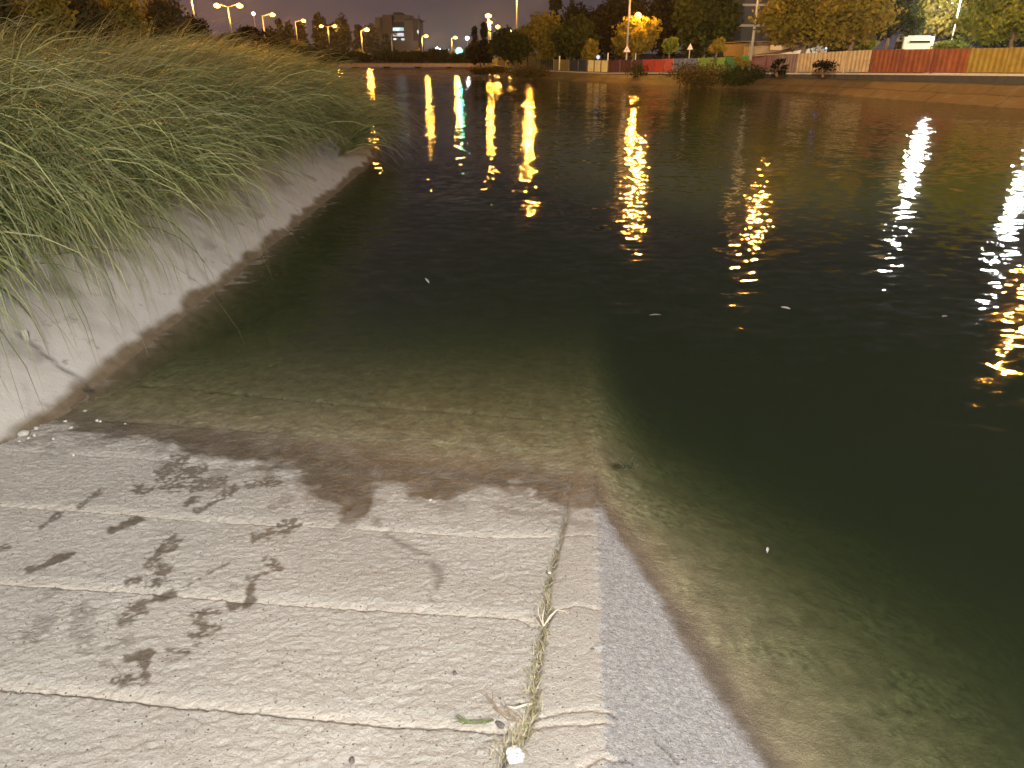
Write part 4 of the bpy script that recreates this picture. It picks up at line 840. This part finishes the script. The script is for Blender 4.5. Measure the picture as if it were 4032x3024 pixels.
far_lamp('lower of the two glowing lamps stacked over the cypress', 1931, 215, [(1928, 88)], 3500, 150)
far_lamp('glowing lamp right of the stacked pair', 1962, 215, [(1960, 105)], 2000, 175)
far_lamp('small glowing lamp just over the bushy tree tops', 2014, 215, [(2013, 122)], 1500, 200)
def dirpoint(px, py, Y, z):
    d = ray(px, py); return np.array([d[0] / d[1] * Y, Y, z])
def near_lamp(label, xp, yp, Y, head_px, z, watts, color=SODIUM, glow_m='gold', zb=0.8, pr=0.085, head=0.34):
    b = aty(xp, yp, Y); b[2] = zb; h = dirpoint(*head_px, Y, z); return street_lamp(label, b, [h], watts, color, glow_m, pr=pr, head=head, rad=0.2)
near_lamp('tall pale lamp pole standing over the bushy trees, top out of view', 2033, 118, 96, (2085, 520), 9.5, 2800, zb=0.7, pr=0.11)
near_lamp('tall lamp pole behind the first warning sign', 2466, 232, 58, (2512, 700), 9.0, 2000, zb=0.7)
near_lamp('tall leaning looking pale lamp pole beside the low house'.replace('leaning looking ', ''), 2957, 215, 43.5, (2975, 850), 8.5, 1700, zb=0.9)
near_lamp('street lamp beyond the right edge of the view', 4330, 330, 31, (3985, 1350), 9.5, 2600, zb=1.0)
near_lamp('white lamp hidden in the lime lit tree', 3742, 180, 47, (3600, 650), 5.0, 1700, WHITE, 'whiteglow', zb=1.0, pr=0.035)
near_lamp('white lamp beyond the right edge above the ochre panels', 4180, 150, 38, (4010, 760), 6.2, 1600, WHITE, 'whiteglow', zb=1.0, pr=0.035)
def post_lamp(label, px, py, Y, r, gm, watts, col, zb, cat='lamp'):
    c = aty(px, py, Y); e = empty('post_lamp', (c[0], Y, zb), label, cat)
    MB().tube([(0, 0, 0), (0, 0, c[2] - zb - r * 0.8)], 0.05, 7).build('pole', M['pole'], e); MB().ball((0, 0, c[2] - zb), (r, r, r), 10, 8).build('globe', M[gm], e, smooth=True)
    if watts: lamp_light('bulb_light', (0, -r * 1.6, c[2] - zb + r), watts, col, r * 0.6, e)
    return e
post_lamp('small golden lamp just over the top of the golden tree', 2513, 63, 60, 0.24, 'gold', 750, SODIUM, 0.7)
post_lamp('bright bluish white lamp low behind the bridge', 1722, 203, 170, 0.75, 'whiteglow', 1500, WHITE, 1.0)
post_lamp('green glowing light behind the bridge', 1808, 202, 165, 0.7, 'greenglow', 1300, (0.08, 1, 0.5), 1.0)
post_lamp('small white light above the green light', 1840, 150, 240, 0.45, 'whiteglow', 0, WHITE, 1.5)
post_lamp('tiny blue light beside the dark parked car', 3253, 190, 41.5, 0.05, 'blueglow', 0, WHITE, 1.0)
post_lamp('faint white light high beside the single armed lamp', 998, 54, 180, 0.35, 'dimglow', 0, WHITE, 1.5)

# ------------------------------------------------------------------ buildings
M['bgrey'] = simple('office_wall', (0.20, 0.17, 0.17), 0.9, 0, 0.12, 0.4); M['bbrown'] = simple('office_brown_wall', (0.17, 0.11, 0.09), 0.9, 0, 0.15, 0.4); M['bdark'] = simple('dark_trim_and_shade', (0.035, 0.03, 0.03), 0.8, 0, 0.2, 0.5)
def litwin(name, c, s):
    m, t, out = new_mat(name); e = N(t, 'ShaderNodeEmission', Strength=s); cc = mixc(t, noise(t, 0.8, 3, 0.6, None, 0.35, 0.62), c, tuple(x * 0.45 for x in c)); t.links.new(cc, e.inputs[0]); t.links.new(e.outputs[0], out.inputs[0]); return m
M['win'] = litwin('lit_window', (0.70, 0.95, 0.90), 0.75); M['win2'] = litwin('lit_window_blue', (0.68, 0.74, 0.88), 0.6)
def bbox_at(mb, x0, x1, y0, y1, Y, dy, depth, org):
    a = aty(x0, y0, Y); b_ = aty(x1, y1, Y); xa, xb = sorted((a[0], b_[0])); za, zb = sorted((a[2], b_[2]))
    return mb.box(xa - org[0], xb - org[0], dy, dy + depth, za - org[2], zb - org[2])
YB = 262; org = aty(1560, 214, YB)
ob = empty('office_block', org, 'grey office block with lit window bands above the bridge', 'building')
bbox_at(MB(), 1548, 1650, 80, 214, YB, 0, 16, org).build('front_wing', M['bgrey'], ob)
bbox_at(MB(), 1500, 1547, 57, 214, YB, 1.5, 14, org).build('brown_wing', M['bbrown'], ob)
bbox_at(MB(), 1468, 1499, 66, 214, YB, 3.5, 10, org).build('rear_wing', M['bgrey'], ob)
bbox_at(MB(), 1548.5, 1612, 58, 79.5, YB, 2.0, 12, org).build('upper_storey', M['bbrown'], ob)
bbox_at(MB(), 1540, 1574, 46, 56.5, YB, 4, 8, org).build('roof_slab', M['bdark'], ob)
bbox_at(MB(), 1624, 1646, 80, 160, YB, -0.25, 0.245, org).build('recess_shade', M['bdark'], ob)  # dark panel standing in for the shade of a recess
bbox_at(MB(), 1593, 1652, 75, 79.7, YB, -0.5, 16, org).build('roof_edge', M['bdark'], ob)
bbox_at(MB(), 1651, 1656, 56, 214, YB, -0.3, 1.0, org).build('mast', M['bdark'], ob)
bbox_at(MB(), 1545, 1592, 86, 106, YB, -0.28, 0.275, org).build('dark_band', M['bdark'], ob)
for (x0, x1, y0, y1, mt) in [(1547, 1590, 109, 122, 'win'), (1548, 1591, 130, 143, 'win2'), (1549, 1561, 151, 157, 'win'), (1580, 1593, 151, 159, 'win'), (1643, 1649, 119, 132, 'win')]:
    bbox_at(MB(), x0, x1, y0, y1, YB, -0.30, 0.05 if x0 < 1640 else 0.04, org).build('window', M[mt], ob)
for y0, y1 in ((122.5, 129.5), (143.5, 150.5)): bbox_at(MB(), 1546, 1592, y0, y1, YB, -0.42, 0.41, org).build('spandrel', M['bdark'], ob)
M['facade'] = simple('grey_facade', (0.065, 0.065, 0.072), 0.85, 0, 0.12, 0.6); M['band'] = simple('white_band', (0.42, 0.39, 0.36), 0.8, 0, 0.1, 1)
YF = 74; org = aty(3000, 218, YF); fb = empty('grey_building', org, 'large grey building with pale horizontal bands behind the right bank trees', 'building')
bbox_at(MB(), 2852, 3420, -160, 222, YF, 0, 14, org).build('wall', M['facade'], fb)
for y in (-65, 15, 96, 177): bbox_at(MB(), 2852, 3420, y, y + 9, YF, -0.12, 0.118, org).build('band', M['band'], fb)
for x in (2905, 3075, 3240): bbox_at(MB(), x, x + 2.5, -158, 218, YF, -0.03, 0.028, org).build('wall_joint', M['bdark'], fb)
M['house'] = simple('tan_plaster', (0.20, 0.17, 0.125), 0.85, 0, 0.12, 1.0); M['roofed'] = simple('rust_roof_edge', (0.12, 0.06, 0.04), 0.7, 0, 0.2, 2); M['orangewall'] = simple('orange_end_wall', (0.18, 0.12, 0.055), 0.8, 0, 0.15, 2)
YH2 = 50; org = aty(3050, 220, YH2); ho = empty('low_house', org, 'low tan flat roofed house behind the plum panels', 'house')
bbox_at(MB(), 2952, 3250, 166, 222, YH2, 0, 5, org).build('wall', M['house'], ho)
bbox_at(MB(), 2934, 2951.5, 170, 222, YH2, 0.05, 4.8, org).build('end_wall', M['orangewall'], ho)
bbox_at(MB(), 2930, 3255, 162, 165.7, YH2, -0.25, 5.5, org).build('roof', M['roofed'], ho)
bbox_at(MB(), 3034, 3077, 176, 198, YH2, -0.05, 0.047, org).build('sign_panel', M['band'], ho)
M['ramp_dark'] = simple('dark_ramp_side', (0.09, 0.055, 0.045), 0.8, 0, 0.2, 2); M['whitewash'] = simple('whitewash', (0.72, 0.70, 0.64), 0.8, 0, 0.06, 2)
YW = 44; org = aty(3150, 214, YW); rp = empty('sloped_wall', org, 'white wedge shaped wall with dark sloping top beside the tan panels', 'wall')
def ploc(x, y): q = aty(x, y, YW) - org; return (q[0], q[2])
MB().prism([ploc(3068, 212), ploc(3216, 213), ploc(3216, 186)], 0, 0.25).build('wedge', M['whitewash'], rp)
MB().prism([ploc(2950, 219), ploc(3064, 211.5), ploc(3217, 185), ploc(3217, 175), ploc(3168, 176), ploc(3064, 203)], 0.05, 0.4).build('sloping_top', M['ramp_dark'], rp)
MB().box(ploc(3210, 0)[0], ploc(3214, 0)[0], 0.1, 0.18, ploc(3212, 185)[1], ploc(3212, 165)[1]).build('post', M['whitewash'], rp)

# ------------------------------------------------------------------ vehicles
M['vanpaint'] = simple('white_van_paint', (0.74, 0.73, 0.70), 0.35, 0, 0.04, 1); M['carpaint'] = simple('dark_blue_paint', (0.015, 0.02, 0.045), 0.25, 0.2, 0.1, 1); M['glass'] = simple('dark_glass', (0.02, 0.022, 0.025), 0.12, 0, 0.1, 1); M['tyre'] = simple('tyre_rubber', (0.02, 0.02, 0.02), 0.9, 0, 0.2, 5); M['rim'] = simple('wheel_rim', (0.4, 0.4, 0.4), 0.4, 0.6, 0.1, 5)
def vehicle(name, label, cat, loc, rz, outline, width, paint, windows, wheels, scale):
    e = empty(name, loc, label, cat, rz=rz); k = scale
    MB().prism([(x * k, z * k) for x, z in outline], -width / 2 * k, width / 2 * k).build('body', M[paint], e, bevel=0.07 * k)
    for wn in windows:
        for s_ in (-1, 1):
            y0 = s_ * (width / 2 * k); m = MB().prism([(x * k, z * k) for x, z in wn], min(y0 - 0.004, y0 + 0.012 * s_), max(y0 + 0.004, y0 + 0.012 * s_)); m.build('window', M['glass'], e)
    for x in wheels:
        for s_ in (-1, 1):
            wh = MB().tube([(x * k, s_ * (width / 2 - 0.22) * k, 0.32 * k), (x * k, s_ * (width / 2 + 0.02) * k, 0.32 * k)], 0.32 * k, 16).build('wheel', M['tyre'], e)
            MB().tube([(x * k, s_ * (width / 2 + 0.02) * k, 0.32 * k), (x * k, s_ * (width / 2 + 0.035) * k, 0.32 * k)], 0.19 * k, 12).build('rim', M['rim'], wh)
    return e
vx = aty(3618, 195, 43.6)
van = vehicle('van', 'white van parked behind the rusty panels under the yellow tree', 'van', (vx[0], 44.4, 0.93), R(72), [(-1.98, 0.35), (1.95, 0.35), (2.0, 0.9), (1.65, 1.15), (1.15, 1.75), (0.9, 1.92), (-1.82, 1.95), (-1.95, 1.75)], 1.72, 'vanpaint',
        [[(0.35, 1.2), (1.35, 1.2), (0.98, 1.7), (0.35, 1.72)], [(-1.7, 1.25), (0.2, 1.25), (0.2, 1.68), (-1.7, 1.68)]], (-1.25, 1.3), 0.88)
MB().box(-1.765, -1.735, -0.55, 0.45, 1.40, 1.50).build('rear_window', M['glass'], van)
MB().box(-1.55, 0.7, -0.55, 0.55, 1.722, 1.76).build('roof_rack', M['vanpaint'], van)
cx_ = aty(3312, 200, 42.5)
vehicle('parked_car', 'dark blue car parked behind the tan panels', 'car', (cx_[0], 42.5, 0.95), R(-15), [(-1.95, 0.3), (1.95, 0.3), (2.0, 0.7), (1.15, 0.88), (0.55, 1.36), (-0.9, 1.4), (-1.6, 0.95), (-2.0, 0.85)], 1.65, 'carpaint',
        [[(-1.3, 0.95), (0.85, 0.92), (0.5, 1.28), (-0.85, 1.3)]], (-1.25, 1.25), 0.72)

# ------------------------------------------------------------------ signs and posts behind the fence
M['signwhite'] = simple('sign_white', (0.82, 0.80, 0.80), 0.5, 0, 0.03, 3); M['signred'] = simple('sign_red', (0.55, 0.03, 0.05), 0.5, 0, 0.05, 3); M['signgrey'] = simple('sign_symbol', (0.25, 0.2, 0.22), 0.5, 0, 0.05, 3)
def warning_sign(label, px, ptop, pbot, ypost, Y, wpx):
    c = aty(px, (ptop + pbot) / 2, Y); zb = 0.62; h = aty(px, ptop, Y)[2] - aty(px, pbot, Y)[2]; wd = wpx / 3087 * Y; e = empty('warning_sign', (c[0], Y, zb), label, 'road sign', 'triangular warning signs')
    z0 = aty(px, pbot, Y)[2] - zb; MB().tube([(0, 0.05, 0), (0, 0.05, z0 + h * .7)], 0.035, 8).build('post', M['pole'], e)
    def tri(s, cz=0.36): return [(-wd / 2 * s, z0 + h * cz - h * cz * s), (wd / 2 * s, z0 + h * cz - h * cz * s), (0, z0 + h * cz + h * (1 - cz) * s)]
    MB().prism(tri(1.0), 0.0, 0.012).build('plate', M['signred'], e); MB().prism(tri(0.88), -0.006, -0.001).build('face', M['signwhite'], e)
    q = [(-0.06, 0.22), (-0.05, 0.36), (0.0, 0.45), (0.07, 0.47)]
    MB().tube([(x * wd, -0.009, z0 + z * h) for x, z in q], 0.035 * wd, 5).build('symbol', M['signgrey'], e)
warning_sign('red edged triangular warning sign in front of the tall lamp pole', 2469, 175, 206, 232, 57, 30)
warning_sign('red edged triangular warning sign between the two saplings', 2718, 169, 196, 223, 54, 25)
def round_sign():
    c = aty(2355, 225, 62); e = empty('round_sign', (c[0], 62, 0.6), 'round bluish lit disc sign behind the pale yellow panels', 'sign')
    MB().tube([(0, 0, 0), (0, 0, c[2] - 0.6)], 0.03, 6).build('post', M['pole'], e)
    MB().tube([(0, -0.05, c[2] - 0.6), (0, -0.035, c[2] - 0.6)], 0.15, 16).build('disc', M['win2'], e)
round_sign()
def bollard(px, y0, y1, Y, label):
    a = aty(px, y1, Y); b_ = aty(px, y0, Y); o = MB().tube([(0, 0, 0), (0, 0, b_[2] - 0.6)], [0.06, 0.05], 8).build('white_post', M['whitewash']); o.location = (a[0], Y, 0.6); tag(o, label, 'post')
bollard(2203, 220, 238, 64, 'short white post behind the olive panel')
bollard(2393, 208, 238, 64, 'thin pale post right of the round lit sign')
for i, (x, y, r, l) in enumerate([(1873, 291, 0.3, 'pale flat rock at the far bank edge below the brick red panel'), (1955, 294, 0.28, 'pale flat rock at the water edge left of the brown bush')]):
    c = atz(x, y + 8, 0.05); pebble('bank_rock', c, r, M['coping'], l, 'rock', 'pale rocks on the far bank', seed=80 + i, flat=0.35, rough=0.5)

# ------------------------------------------------------------------ thin haze added to give the lamps halos in place of bloom
hm, ht, hout = new_mat('halo_haze'); hv = N(ht, 'ShaderNodeVolumePrincipled', Density=HAZE, Anisotropy=0.78); hv.inputs['Color'].default_value = (0.95, 0.93, 0.92, 1)
ht.links.new(hv.outputs[0], hout.inputs['Volume'])
tag(MB().box(-500, 500, -40, 420, -4, 60).build('haze', hm), kind='stuff')
